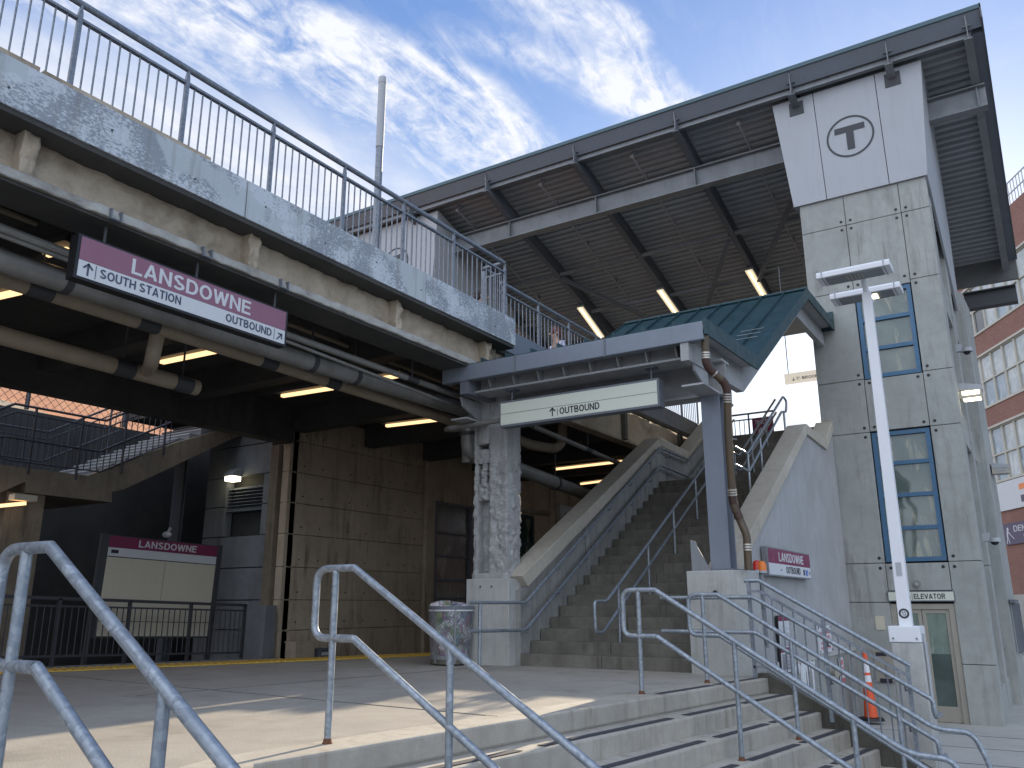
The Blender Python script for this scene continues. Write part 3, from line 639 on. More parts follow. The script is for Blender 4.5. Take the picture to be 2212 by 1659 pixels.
def win2(z0, z1, n, x0=X1+.02, x1=X2-.02):
    f = MB(); t = .085
    f.box(x0, x0+t, TY+.03, TY+.14, z0, z1); f.box(x1-t, x1, TY+.03, TY+.14, z0, z1)
    f.box(x0+t, x1-t, TY+.03, TY+.14, z0, z0+t); f.box(x0+t, x1-t, TY+.03, TY+.14, z1-t, z1)
    for i in range(1, n):
        z = z0+(z1-z0)*i/n; f.box(x0+t, x1-t, TY+.04, TY+.14, z-.04, z+.04)
    w = f.build('window', m_blueframe, tw)
    for i in range(n): box(x0+t, x1-t, TY+.10, TY+.12, z0+(z1-z0)*i/n+.04, z0+(z1-z0)*(i+1)/n-.04).build('pane', m_glass, w)
win2(5.50, 7.46, 3); win2(1.66, 4.32, 4)
# elevator door
fr = MB(); fr.box(X1+.0, X1+.10, TY+.05, TY+.2, -1.34, .84); fr.box(X2-.10, X2, TY+.05, TY+.2, -1.34, .84); fr.box(X1+.10, X2-.10, TY+.05, TY+.2, .74, .84)
dr_ = fr.build('door', m_alum, tw)
for a, b in ((X1+.105, X1+.545), (X1+.555, X2-.105)):
    q = MB(); q.box(a, a+.07, TY+.10, TY+.16, -1.33, .735); q.box(b-.07, b, TY+.10, TY+.16, -1.33, .735); q.box(a+.07, b-.07, TY+.10, TY+.16, -1.33, -1.05); q.box(a+.07, b-.07, TY+.10, TY+.16, .66, .735); q.build('door_leaf', m_alum, dr_)
    box(a+.07, b-.07, TY+.12, TY+.14, -1.05, -.10).build('door_glass', m_doorglass, dr_); box(a+.07, b-.07, TY+.12, TY+.14, -.099, .66).build('door_glass', m_doorlight, dr_)  # glass split by tone: paler upper pane paints the lit, reflecting part
# right flank: piers and recesses
for y0, y1 in ((TY+.31, 19.2), (20.95, 21.5), (23.9, 24.5)):
    for a, b in ((-1.5, 1.64), (1.64, 4.34), (4.34, 7.3), (7.3, 9.5)): box(X3-.28, X3-.004, y0, y1, a+G, b-G).build('flank_pier', m_tower, tw, .008)
for y0, y1 in ((19.2, 20.95), (21.5, 23.9)):
    box(X3-.30, X3-.22, y0, y1, -1.5, 9.5).build('flank_wall', m_stairwall, tw)
    for z in (4.45, 7.4, -1.1): box(X3-.21, X3-.03, y0+.003, y1-.003, z-.35, z+.35).build('flank_spandrel', m_tower, tw)
    box(X3-.205, X3-.19, y0+.2, y1-.2, 1.0, 4.0).build('flank_window', m_blueframe, tw)
# white flared top with the letter sign
def trap(y, b0, b1, t0, t1, zb, zt, th): return MB().prism([(b0, y, zb), (b1, y, zb), (t1, y, zt), (t0, y, zt)], (0, th, 0))
ZB1, ZT1 = 9.815, 12.36
def xl(z): return -3.937+(-4.215+3.937)*(z-9.815)/(12.63-9.815)
def xr(z): return -1.105+(-.907+1.105)*(z-9.815)/(12.63-9.815)
seams = [(-3.195, -3.258), (-1.866, -1.889)]
ZTT = 12.60
cols = [((xl(ZB1), xl(ZTT)), (seams[0][0]-.008, seams[0][1]-.008)), ((seams[0][0]+.008, seams[0][1]+.008), (seams[1][0]-.008, seams[1][1]-.008)), ((seams[1][0]+.008, seams[1][1]+.008), (xr(ZB1), xr(ZTT)))]
lp = thing('letter_panel', 'big flared white cladding box with the circled letter on top of the elevator tower', 'cladding', (-2.5, 18.3, 9.8))
def clad(root, dx, y, sx=1):
    for (l, r_) in cols:
        trap(y, l[0]+dx, r_[0]+dx, l[1]+dx, r_[1]+dx, ZB1, ZTT, .05).build('cladding_sheet', m_panel, root)
    d = 4.6
    MB().prism([(xr(ZB1)+dx, y+.05, ZB1), (xr(ZTT)+dx, y+.05, ZTT), (xr(ZTT)+dx, y+1.2, ZTT-.34), (xr(10.4)+dx, y+4.6, 10.75), (xr(ZB1)+dx, y+4.6, 7.6), (xr(ZB1)+dx, y+2.6, 8.7)], (-.05, 0, 0)).build('side_cladding', m_panel, root)
    MB().prism([(xl(ZB1)+dx, y+.05, ZB1), (xl(ZTT)+dx, y+.05, ZTT), (xl(ZTT)+dx, y+2.6, ZTT-.75), (xl(ZB1)+dx, y+2.6, ZB1)], (.05, 0, 0)).build('side_cladding', m_panel, root)
    box(xl(ZB1)+dx+.05, xr(ZB1)+dx-.05, y+.06, y+2.4, ZB1, ZB1+.05).build('base_sheet', m_panel, root)
    c = Vector((-2.545+dx, y-.004, 11.225)); ring = MB(); n = 64; vs = []
    for i in range(n):
        a = 2*math.pi*i/n
        for r in (.475, .515):
            for yy in (0, .008): vs.append(c+V(r*math.cos(a), -yy, r*math.sin(a)))
    for i in range(n):
        o = i*4; p = ((i+1) % n)*4; ring.f += [(o, p, p+1, o+1), (o+2, o+3, p+3, p+2), (o+1, p+1, p+3, o+3)]
    ring.v = vs; ring.sm = [False]*len(ring.f); ring.build('letter_ring', m_signgrey, root)
    g = MB(); g.box(c.x-.325, c.x+.325, c.y-.008, c.y+.0, c.z+.12, c.z+.265); g.box(c.x-.08, c.x+.08, c.y-.008, c.y, c.z-.33, c.z+.12); g.build('letter', m_signgrey, root)
clad(lp, 0, TY-.06)
for x in (-3.66, -1.53):
    box(x-.16, x+.17, TY-.075, TY-.0605, 12.16, 12.50).build('beam_slot', m_dark, lp)
lp2 = thing('letter_panel', 'second flared white cladding box with a circled letter, behind the bridge railing', 'cladding', (-16.1, 18.3, 9.8))
clad(lp2, -13.55, TY-.06)
bt = thing('platform_tower', 'grey concrete stair tower below the second white cladding box', 'tower', (-16, 20, -.5))
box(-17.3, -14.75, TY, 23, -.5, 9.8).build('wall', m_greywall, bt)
# rear block with dark beams
rb = thing('rear_tower', 'narrow concrete tower block behind the elevator tower on its right', 'tower', (-1.2, 24, -1.4))
RX = at(2078, 640, y=22.6).x
box(-1.75, -.99, 22.5, 22.9, -1.5, 8.4).build('wall', m_tower, rb)
MB().prism([(-.985, 22.56, -1.5), (-.985, 22.56, 8.4), (-.90, 23.6, 8.25), (-.90, 23.6, -1.5)], (-.1, .02, 0)).build('flank', m_tower, rb)
box(-1.75, -1.0, 22.91, 26.5, -1.5, 8.3).build('core', m_tower, rb)
for k in range(5): box(-.93+k*.012, -.86+k*.012, 22.75+k*.32, 22.85+k*.32, -.25, .85).build('grille_fin', m_steel, rb)
box(-.95, -.84, 22.6, 24.4, .86, .93).build('grille_rail', m_steel, rb)
MB().ibeam((-1.0, 24.0, 8.58), (.2, 24.0, 8.58), .3, .46, .03).build('beam', m_dark, rf)
# ---------------------------------------------------------------- main stair
stt = thing('main_stair', 'long concrete stair rising under the green canopy between two sloping walls', 'stair', (-5.25, 13, 0))
XL, XR = -6.62, -3.92
def tread(i): return 10.604+.2873*(i)          # front edge of the i-th riser
nose = [(tread(i), .159+.165*i) for i in range(20)]
for i in range(20):
    y0 = 10.604+.2873*i; z0 = .165*i; y1 = 10.604+.2873*(i+1) if i < 19 else 17.75
    split = -5.33
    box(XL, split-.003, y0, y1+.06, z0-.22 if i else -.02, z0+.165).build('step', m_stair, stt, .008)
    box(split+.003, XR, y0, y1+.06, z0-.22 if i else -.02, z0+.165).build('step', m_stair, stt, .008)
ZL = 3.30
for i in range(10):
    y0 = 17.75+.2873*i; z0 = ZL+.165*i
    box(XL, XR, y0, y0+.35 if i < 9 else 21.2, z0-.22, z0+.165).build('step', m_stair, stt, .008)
def wallpoly(off): return [(10.604, 1.25+off), (16.2, 4.40+off), (17.75, 4.36+off), (21.4, 6.44+off)]
cp = [(10.80, 1.10), (16.22, 4.06), (17.93, 4.02), (21.3, 5.95)]     # underside of the coping
ct = [(10.62, 1.25), (16.18, 4.24), (17.88, 4.19), (21.3, 6.13)]     # its top edge
def sidewall(x0, x1, nm, mt, zb=-.2, cpp=cp, y0=10.64):
    MB().prism([(x0, y0, zb), (x0, y0, cpp[0][1]-.06)]+[(x0, y, z-.002) for y, z in cpp]+[(x0, 21.3, zb)], (x1-x0, 0, 0)).build(nm, mt, stt)
sidewall(-6.93, -6.64, 'side_wall', m_stairwall)
def coping(x0, x1, top, bot):
    cuts = [(0, 0), (0, .30), (0, .62), (0, 1), (1, 1), (2, 1)]
    def lerp(P, i, t): return (P[i][0]+(P[i+1][0]-P[i][0])*t, P[i][1]+(P[i+1][1]-P[i][1])*t)
    prev = (0, 0)
    for i, t in cuts[1:]:
        a = lerp(top, prev[0], prev[1]) if prev[0] == i else lerp(top, i, 0); a2 = lerp(bot, i, prev[1] if prev[0] == i else 0); b = lerp(top, i, t); b2 = lerp(bot, i, t)
        g = .006
        MB().prism([(x0, a[0]+g, a[1]), (x0, b[0]-g, b[1]), (x0, b2[0]-g, b2[1]), (x0, a2[0]+g, a2[1])], (x1-x0, 0, 0)).build('coping', m_cope, stt, .01)
        prev = (i, t)
coping(-6.97, -6.60, ct, cp)
rt = [(10.75, 1.16), (16.0, 4.15), (17.6, 4.10), (18.5, 4.66)]; rbm = [(10.85, .98), (16.03, 3.95), (17.64, 3.90), (18.5, 4.43)]
coping(-3.93, -3.57, rt, rbm)
MB().prism([(-3.90, 10.9, .0), (-3.90, 10.95, 1.02)]+[(-3.90, y, z-.002) for y, z in rbm[1:]]+[(-3.90, 18.5, .0)], (.26, 0, 0)).build('side_wall', m_stairwall, stt)
# ribbed cladding on the outer face
cl = MB(); yy = 10.95; zt = lambda y: (rbm[0][1]+(rbm[1][1]-rbm[0][1])*(y-10.85)/(16.03-10.85)) if y < 16.03 else (3.95-.05*(y-16.03)/1.61 if y < 17.64 else 3.90+.53*(y-17.64)/.86)
pr = []
while yy < 18.48:
    for dy, dx in ((0, 0), (.020, 0), (.022, .032), (.060, .032)): pr.append((yy+dy, dx))
    yy += .064
n = len(pr)
cl.add([(-3.645+dx, y, .02) for y, dx in pr]+[(-3.645+dx, y, zt(y)-.004) for y, dx in pr], [(i, i+1, n+i+1, n+i) for i in range(n-1)])
cl.build('ribbed_cladding', m_corr, stt)
box(-3.9, -3.61, 10.95, 18.5, -1.5, -.005).build('base_wall', m_stairwall, stt)
box(-3.61, -3.585, 11.2, 18.5, -.06, .02).build('base_ledge', m_ped, stt)
# ---------------------------------------------------------------- handrails of the stair
def rail(name, label, root=(0, 0, 0), grp=None): return thing(name, label, 'handrail', root, grp)
hl = rail('wall_handrail', 'pair of tube handrails bracketed to the left wall of the main stair', (-6.5, 9.2, 0))
xh = -6.50
u = fillet([(xh, 9.16, .87), (xh, 10.55, .87), (xh, 15.9, 3.97), (xh, 17.58, 3.94), (xh, 21, 5.9)], .08)
l_ = fillet([(xh, 9.16, .51), (xh, 10.55, .49), (xh, 15.9, 3.60), (xh, 17.52, 3.55), (xh, 21, 5.5)], .08)
MB().tube(u, .024).build('upper_tube', m_rail, hl); MB().tube(l_, .024).build('lower_tube', m_rail, hl)
MB().tube([(xh, 9.40, 0), (xh, 9.40, .86)], .024).build('post', m_rail, hl)
b0 = None
for y, z in [(10.65+k*.95, .87+(k*.95+.1)*.579) for k in range(6)]+[(16.5, 3.96)]:
    for dz in (0, -.37):
        if b0 is None: b0 = MB().tube(fillet([(xh, y, z+dz-.02), (xh, y, z+dz-.10), (xh-.13, y, z+dz-.10)], .04, 4), .011, 8).build('bracket', m_rail, hl); bp = (y, z+dz)
        else: copy(b0, hl, (0, y-bp[0], z+dz-bp[1]))
xc = -5.30
hc = rail('centre_handrail', 'free standing double tube handrail up the middle of the main stair', (xc, 11.15, .16))
g1 = .5743
top = fillet([(xc, 10.62, .475), (xc, 10.40, .475), (xc, 10.38, .88), (xc, 10.76, .885), (xc, 16.0, .885+5.24*g1), (xc, 17.3, .885+5.24*g1), (xc, 20.6, .885+5.24*g1+1.9)], .07)
low = [(xc, 10.62, .475), (xc, 16.0, .475+5.38*g1), (xc, 17.3, .475+5.38*g1), (xc, 20.6, .475+5.38*g1+1.9)]
MB().tube(top, .024).build('upper_tube', m_rail, hc); MB().tube(low, .024).build('lower_tube', m_rail, hc)
for y in (11.15, 12.27, 13.4, 14.55, 15.7, 17.0, 18.3, 19.6):
    i = int((y-10.604)/.2873); zb = .165*(i+1) if y < 16.1 else (3.3 if y < 17.7 else 3.3+.165*(int((y-17.75)/.2873)+1))
    zt_ = .885+(y-10.76)*g1 if y < 16 else (.885+5.24*g1 if y < 17.3 else .885+5.24*g1+(y-17.3)*.576)
    MB().tube([(xc, y, zb-.01), (xc, y, zt_)], .021).build('post', m_rail, hc)
# upper right rail at the stair head
hr = rail('upper_handrail', 'double tube handrail with a rounded end at the stair head beside the letter tower', (-4.0, 18.6, 4))
A = [at(1474.7+x/3, 553+y/3, x=-4.05) for x, y in ((330, 1232), (420, 1280), (650, 910), (672, 940), (670, 1010), (640, 1010), (430, 1395), (340, 1350))]
MB().tube(fillet(A[:5]+[A[5]]+[A[6], A[7]], .08), .022).build('tube', m_rail, hr)
for (x, y0, y1) in ((420, 1280, 1470), (500, 1180, 1380), (655, 1015, 1130)):
    p = at(1474.7+x/3, 553+y0/3, x=-4.05); q = at(1474.7+x/3, 553+y1/3, x=-4.05); MB().tube([(p.x, p.y, p.z), (p.x, p.y, q.z-.25)], .02).build('post', m_rail, hr)
# ---------------------------------------------------------------- green canopy over the stair
cn = thing('stair_canopy', 'green standing seam canopy with blue grey gutter over the main stair', 'canopy', (-5.2, 10.2, 0))
CX0, CX1, CY0 = -7.25, -3.32, 9.84
Pf = [(CY0, 4.375), (12.12, 4.44), (16.06, 6.83), (18.42, 6.83)]
def sheet(x0, x1, P, up, dn, nm, mt, bev=0):
    m = MB()
    for (a, b), (c, d) in zip(P, P[1:]): m.prism([(x0, a, b+dn), (x0, c, d+dn), (x0, c, d+up), (x0, a, b+up)], (x1-x0, 0, 0))
    return m.build(nm, mt, cn, bev)
sheet(CX0+.01, CX1-.03, Pf, .0, -.05, 'roof_sheet', m_green)
sheet(CX1-.03, CX1, Pf, .03, -.19, 'edge_flashing', m_green)
sheet(CX0-.02, CX0+.01, Pf, .03, -.19, 'edge_flashing', m_green)
for k in range(1, 9):
    x = CX0+(CX1-CX0)*k/9; sheet(x-.012, x+.012, Pf, .06, .0, 'standing_seam', m_green)
MB().tube([(CX0, 16.06, 6.86), (CX1, 16.06, 6.86)], .035, 8).build('ridge_cap', m_green, cn)
sheet(CX0+.25, CX1-.035, Pf, -.055, -.12, 'ceiling', m_canopy)
sheet(CX1-.36, CX1-.25, Pf, -.125, -.50, 'side_beam', m_canopy); sheet(CX0+.05, CX0+.20, Pf, -.06, -.46, 'side_beam', m_steel)
P2 = [(18.42, 6.83), (22.6, 9.30)]
sheet(CX0+.01, -3.87, P2, 0, -.05, 'roof_sheet', m_green); sheet(CX0+.05, CX0+.2, P2, -.06, -.46, 'side_beam', m_steel)
MB().prism([(-3.33, 18.30, 6.85), (-3.33, 18.50, 7.12), (-3.33, 18.50, 6.70), (-3.33, 18.30, 6.62)], (-.5, 0, 0)).build('wall_flashing', m_green, cn)
for k in range(3):
    x = -3.75-.0*k; z = 5.0+.14*k; y = 12.12+(z-4.44)/(2.39/3.94); MB().tube([(-3.95, y, z+.07), (-3.55, y, z+.07)], .008, 6).build('snow_bar', m_girder, cn)
gt = MB(); gt.prism([(-7.53, CY0-.02, 4.115), (-7.53, CY0-.02, 4.36), (-7.53, CY0+.16, 4.36), (-7.53, CY0+.16, 4.13)], (4.17, 0, 0)); gt.build('gutter', m_gutter, cn, .01)
for x in (-6.2, -4.75): box(x-.012, x+.012, CY0-.032, CY0-.021, 4.105, 4.365).build('gutter_seam', m_steel, cn)
gl = MB(); gl.box(-7.27, -3.72, 10.18, 10.21, 3.985, 4.30); gl.box(-7.30, -3.70, 10.02, 10.40, 3.955, 3.983); gl.build('front_girder', m_canopy, cn)
for k in range(9):
    x = -7.22+k*.425; MB().prism([(x, 10.178, 3.99), (x, 10.178, 4.29), (x, 9.90, 4.29), (x, 10.06, 3.99)], (.018, 0, 0)).build('gusset', m_canopy, cn)
MB().ibeam((-7.42, 10.85, 3.84), (-3.42, 10.85, 3.84), .30, .50, .03).build('main_beam', m_canopy, cn)
for x in (-7.35, -3.62):
    MB().prism([(x, 10.6, 3.60), (x, 10.6, 3.94), (x, 10.04, 3.94), (x, 10.1, 3.80)], (.03, 0, 0)).build('bracket', m_canopy, cn)
    box(x-.13, x+.17, 10.0, 10.62, 3.575, 3.60).build('bracket_plate', m_canopy, cn)
# steel column and pedestal on the right
sc = thing('steel_column', 'blue grey steel column on the right concrete pedestal, carrying the canopy', 'column', (-3.6, 10.8, 1.26))
MB().ibeam((-3.605, 10.645+.14, 1.27), (-3.605, 10.645+.14, 3.6), .255, .28, .022, (0, 1, 0)).build('shaft', m_gutter, sc)
box(-3.80, -3.41, 10.56, 11.0, 1.255, 1.28).build('base_plate', m_steel, sc)
pr_ = thing('pedestal', 'right concrete pedestal under the blue grey steel column', 'pedestal', (-3.63, 10.75, 0), 'canopy pedestals')
MB().prism([(-4.0, 10.45, -.02), (-3.40, 10.45, -.02), (-3.25, 10.62, -.02), (-3.25, 11.1, -.02), (-4.0, 11.1, -.02)], (0, 0, 1.275)).build('block', m_ped, pr_, .012)
MB().disc((-3.63, 10.446, .98), (0, -1, 0), .032, .006, 14).build('cap', m_black, pr_)
fn = MB().prism([(-3.95, 10.53, 1.256), (-3.70, 10.53, 1.256), (-3.86, 10.53, 1.56), (-3.88, 10.53, 1.63), (-3.95, 10.53, 1.65)], (0, .02, 0)).build('fin_plate', m_girder, pr_)
# left pedestal and spalled column
pl_ = thing('pedestal', 'left concrete pedestal under the spalled column, beside the trash basket', 'pedestal', (-7.1, 10.75, 0), 'canopy pedestals')
box(-7.48, -6.72, 10.45, 11.05, -.02, 1.215).build('block', m_ped, pl_, .012)
for x in (-7.22, -7.02): MB().disc((x, 10.447, 1.10), (0, -1, 0), .014, .004, 10).build('hole', m_black, pl_)
cc = thing('concrete_column', 'rough spalled concrete column with hollow cavities on the left pedestal', 'column', (-7.1, 10.85, 1.2))
def rough_col(x0, x1, y0, y1, z0, z1, amp, seed, nu=8, nz=70):
    m = MB(); per = []
    for i in range(nu): per.append((x0+(x1-x0)*i/nu, y0))
    for i in range(nu): per.append((x1, y0+(y1-y0)*i/nu))
    for i in range(nu): per.append((x1-(x1-x0)*i/nu, y1))
    for i in range(nu): per.append((x0, y1-(y1-y0)*i/nu))
    n = len(per); cxm, cym = (x0+x1)/2, (y0+y1)/2
    for j in range(nz+1):
        z = z0+(z1-z0)*j/nz; fade = min(1, max(0, (3.35-z)/.5))*.85+.15
        for x, y in per:
            q = V(x*7, y*7, z*7)+V(seed, 0, 0); d = amp*fade*(.7*noise.noise(q)+.7*noise.noise(q*2.2)+.55*noise.noise(q*4.5)+.45*noise.noise(q*9))+amp*fade*.5*noise.noise(V(seed, x*.5, z*1.5))
            dd = V(x-cxm, y-cym, 0).normalized(); m.v.append(V(x, y, z)+dd*d)
    m.f = [(j*n+i, j*n+(i+1) % n, (j+1)*n+(i+1) % n, (j+1)*n+i) for j in range(nz) for i in range(n)]; m.sm = [True]*len(m.f)
    m.f.append(tuple(range(nz*n, nz*n+n))); m.f.append(tuple(reversed(range(n)))); m.sm += [False, False]; return m
rough_col(-7.17, -6.85, 10.60, 11.0, 1.21, 4.35, .034, 3, 14, 150).build('shaft', m_rough, cc)
rough_col(-7.44, -7.175, 10.80, 11.0, 1.21, 2.55, .040, 11, 10, 70).build('recessed_shaft', m_rough, cc)
rough_col(-7.455, -7.405, 10.60, 11.0, 1.21, 4.35, .034, 14, 5, 120).build('edge_rib', m_rough, cc)
rough_col(-7.405, -7.175, 10.61, 10.98, 2.40, 2.66, .055, 21, 10, 20).build('cavity_ledge', m_rough, cc)
rough_col(-7.33, -7.25, 10.63, 10.9, 2.60, 3.12, .055, 31, 6, 40).build('cavity_web', m_rough, cc)
rough_col(-7.405, -7.175, 10.61, 10.98, 2.98, 3.20, .055, 41, 10, 16).build('cavity_ledge', m_rough, cc)
rough_col(-7.405, -7.175, 10.60, 10.98, 3.28, 4.35, .02, 51, 5, 30).build('upper_shaft', m_rough, cc)
box(-7.40, -7.18, 10.90, 10.97, 2.5, 3.4).build('cavity_back', m_cheek, cc)
rough_col(-7.45, -6.80, 10.55, 11.03, 1.205, 1.30, .012, 61, 8, 6).build('foot', m_rough, cc)
# brown downspout from the gutter
ds = thing('downspout', 'brown jointed downspout bending from the gutter down past the steel column', 'downspout', (-3.4, 10.4, 1.2))
dsp = [at(1474.7+x/3, 553+y/3, y=yy) for x, y, yy in ((145, 520, 9.93), (150, 690, 9.95), (175, 735, 10.0), (270, 820, 10.16), (290, 870, 10.2), (295, 1150, 10.3), (325, 1590, 10.45), (345, 1659, 10.48))]
d2 = [at(1474.7+x/3, 1106+y/3, y=10.5) for x, y in ((350, 0), (415, 150), (427, 378))]
path = fillet(dsp+d2, .06, 4)
MB().tube(path, .049, 14).build('pipe', m_copper, ds)
MB().tube(fillet([dsp[0]*.35+dsp[1]*.65, dsp[1], dsp[2], dsp[2]*.6+dsp[3]*.4], .07, 5), .053, 14).build('elbow', m_rustpipe, ds)
MB().tube(fillet([dsp[2]*.2+dsp[3]*.8, dsp[3], dsp[4], dsp[4]*.8+dsp[5]*.2], .06, 5), .053, 14).build('elbow', m_rustpipe, ds)
MB().tube(fillet([dsp[5]*.1+dsp[6]*.9, dsp[6], d2[0], d2[0]*.7+d2[1]*.3], .05, 5), .053, 14).build('elbow', m_rustpipe, ds)
def ring(p, q, t, n):
    for k in range(n): a = p+(q-p)*t+(q-p).normalized()*(.032*k); MB().tube([a, a+(q-p).normalized()*.02], .058, 14).build('clamp', m_clamp, ds)
ring(dsp[0], dsp[1], .62, 3); ring(dsp[2], dsp[3], .28, 1); ring(dsp[4], dsp[5], .08, 4); ring(dsp[5], dsp[6], .82, 3); ring(d2[1], d2[2], .25, 3)
MB().beam(at(1474.7+280/3, 553+1180/3, y=10.50), at(1474.7+350/3, 553+1187/3, y=10.50), .02, .02).build('strap', m_girder, ds)
def cpt(k, x, y): return ({1: 0, 2: 737.33, 3: 1474.67, 4: 0, 5: 737.33, 6: 1474.67, 7: 0, 8: 737.33, 9: 1474.67}[k]+x/3, {1: 0, 2: 0, 3: 0, 4: 553, 5: 553, 6: 553, 7: 1106, 8: 1106, 9: 1106}[k]+y/3)
def q2(x, y): return ((3000+x*1032/2212)*.5486, (2300+y*1032/2212)*.5486)
def q4(x, y): return (x*700/2212*.5486, (1500+y*700/2212)*.5486)
def q5(x, y): return ((600+x*700/2212)*.5486, (1700+y*700/2212)*.5486)
def q6(x, y): return ((1850+x*900/2212)*.5486, (1500+y*900/2212)*.5486)
def q7(x, y): return ((3600+x*432/796)*.5486, (1000+y*432/796)*.5486)
def q8(x, y): return ((3600+x*432/652)*.5486, (1800+y*432/652)*.5486)
# ---------------------------------------------------------------- signs
def arrow(m, c, ux, uy, s):
    """an arrow pointing along uy, size s, laid on the plane of ux, uy"""
    c, ux, uy = Vector(c), Vector(ux).normalized(), Vector(uy).normalized(); n = ux.cross(uy)*.004; t = s*.075
    def bar(p, q, w):
        p = c+ux*p[0]*s+uy*p[1]*s; q = c+ux*q[0]*s+uy*q[1]*s; d = (q-p).normalized(); k = n.normalized().cross(d)*w/2
        m.prism([p-k, q-k, q+k, p+k], n)
    bar((0, -.5), (0, .45), t*2); bar((-.40, .10), (.03, .53), t*2); bar((.40, .10), (-.03, .53), t*2); return m
# hanging sign under the bridge girder
SX = -7.05; ya, yb = 3.775, 6.228; zt, zm, zb = 4.105, 3.882, 3.722
hs = thing('hanging_sign', 'long maroon and white LANSDOWNE sign hanging from the bridge girder', 'sign', (SX, 5, zb))
box(SX-.13, SX-.006, ya-.03, yb+.03, zb-.025, zt+.02).build('case', m_black, hs)
box(SX-.006, SX, ya, yb, zm, zt).build('upper_field', m_maroonfade, hs); box(SX-.006, SX, ya, yb, zb, zm-.003).build('lower_field', m_signwhite, hs)
def htext(s, pa, pb, h, mt):   # lower left / lower right pixel
    a = at(*pa, x=SX+.001); b = at(*pb, x=SX+.001); text(s, 'lettering', mt, hs, (SX+.001, a.y, a.z), (0, 1, 0), (0, 0, 1), b.y-a.y, h, .028)
a = at(*cpt(4, 850, 110), x=SX); b = at(*cpt(4, 1620, 390), x=SX)
text('LANSDOWNE', 'lettering', m_signwhite, hs, (SX+.001, a.y, zm+.035), (0, 1, 0), (0, 0, 1), b.y-a.y, .155, .03)
a = at(*cpt(4, 645, 130), x=SX); b = at(*cpt(4, 1170, 315), x=SX)
text('SOUTH STATION', 'lettering', m_inkblue, hs, (SX+.001, a.y, zb+.045), (0, 1, 0), (0, 0, 1), b.y-a.y, .088, .022)
a = at(*cpt(4, 1460, 430), x=SX); b = at(*cpt(4, 1757, 530), x=SX)
text('OUTBOUND', 'lettering', m_inkblue, hs, (SX+.001, a.y, zb+.04), (0, 1, 0), (0, 0, 1), b.y-a.y, .088, .02)
arrow(MB(), (SX+.001, at(*cpt(4, 570, 85), x=SX).y, (zb+zm)/2), (0, 1, 0), (0, 0, 1), .11).build('arrow', m_inkblue, hs)
arrow(MB(), (SX+.001, at(*cpt(4, 1808, 525), x=SX).y, (zb+zm)/2-.012), (0, 1, -1), (0, 1, 1), .10).build('arrow', m_inkblue, hs)
for pz in ((620, 105), (1775, 515)): y = at(*cpt(4, *pz), x=SX).y; box(SX, SX+.003, y-.003, y+.003, zb+.015, zm-.015).build('divider', m_inkblue, hs)

for y in (4.04, 5.07, 6.13):
    MB().tube([(SX-.1, y, zt), (SX-.1, y, 4.40)], .016, 8).build('hanger', m_dark, hs)
    c = MB(); c.box(SX-.13, SX+.06, y-.06, y+.06, 4.355, 4.368); c.box(SX-.02, SX+.06, y-.06, y-.045, 4.369, 4.46); c.box(SX-.02, SX+.06, y+.045, y+.06, 4.369, 4.46); c.build('clamp', m_steel, hs)
# outbound sign under the canopy girder
OY = 10.2-.12
os_ = thing('hanging_sign', 'long cream OUTBOUND sign hanging from the canopy girder', 'sign', (-5.4, 10.1, 3.4))
a = at(1081.6, 917.3, y=OY); b = at(1424, 872.5, y=OY); tl = at(1081.6, 873, y=OY); tr = at(1418, 820.5, y=OY)
x0, x1, z0, z1 = tl.x, tr.x, (a.z+at(1418, 874.5, y=OY).z)/2, (tl.z+tr.z)/2
box(x0-.02, x1+.03, OY+.004, OY+.17, z0-.03, z1+.03).build('case', m_steel, os_)
zm2 = z0+(z1-z0)*.50
box(x0, x1, OY, OY+.004, z0, zm2-.004).build('lower_field', m_cream, os_); box(x0, x1, OY, OY+.004, zm2+.004, z1).build('upper_field', m_cream, os_)
a = at(*cpt(5, 1415, 1020), y=OY); b = at(*cpt(5, 1673, 985), y=OY)
text('OUTBOUND', 'lettering', m_ink, os_, (a.x, OY-.001, z0+.043), (1, 0, 0), (0, 0, 1), b.x-a.x, .098, .03)
am = arrow(MB(), (at(*cpt(5, 1368, 1010), y=OY).x, OY-.001, z0+.09), (1, 0, 0), (0, 0, 1), .115); x = at(*cpt(5, 1401, 1000), y=OY).x; am.box(x-.003, x+.003, OY-.004, OY-.001, z0+.03, zm2-.03); am.build('arrow', m_ink, os_)
for px in (1088, 2000):
    x = at(*cpt(5, px, 900), y=OY).x; MB().tube([(x, OY+.08, z1+.03), (x, OY+.08, 3.955)], .012, 8).build('hanger', m_steel, os_); box(x-.08, x+.08, OY, OY+.16, 3.93, 3.953).build('clamp', m_steel, os_)
# wall sign on the ribbed cladding
WX = -3.50
ws = thing('wall_sign', 'maroon and white LANSDOWNE OUTBOUND sign on the ribbed grey wall', 'sign', (WX, 13, 1))
A = [at(*cpt(9, *p), x=WX) for p in ((555, 222), (825, 290), (828, 437), (562, 393), (558, 312), (826, 375))]
y0, y1 = (A[0].y+A[3].y)/2, (A[1].y+A[2].y)/2; zt, zb, zm = (A[0].z+A[1].z)/2, (A[2].z+A[3].z)/2, (A[4].z+A[5].z)/2
box(WX-.09, WX-.005, y0-.04, y1+.02, zb-.02, zt+.02).build('case', m_girder, ws)
box(WX-.005, WX, y0, y1, zm, zt).build('upper_field', m_maroon, ws); box(WX-.005, WX, y0, y1, zb, zm-.002).build('lower_field', m_signwhite, ws)
L = y1-y0; H = zt-zb
text('LANSDOWNE', 'lettering', m_signwhite, ws, (WX+.001, y0+L*.22, zm+H*.10), (0, 1, 0), (0, 0, 1), L*.60, H*.36, .03)
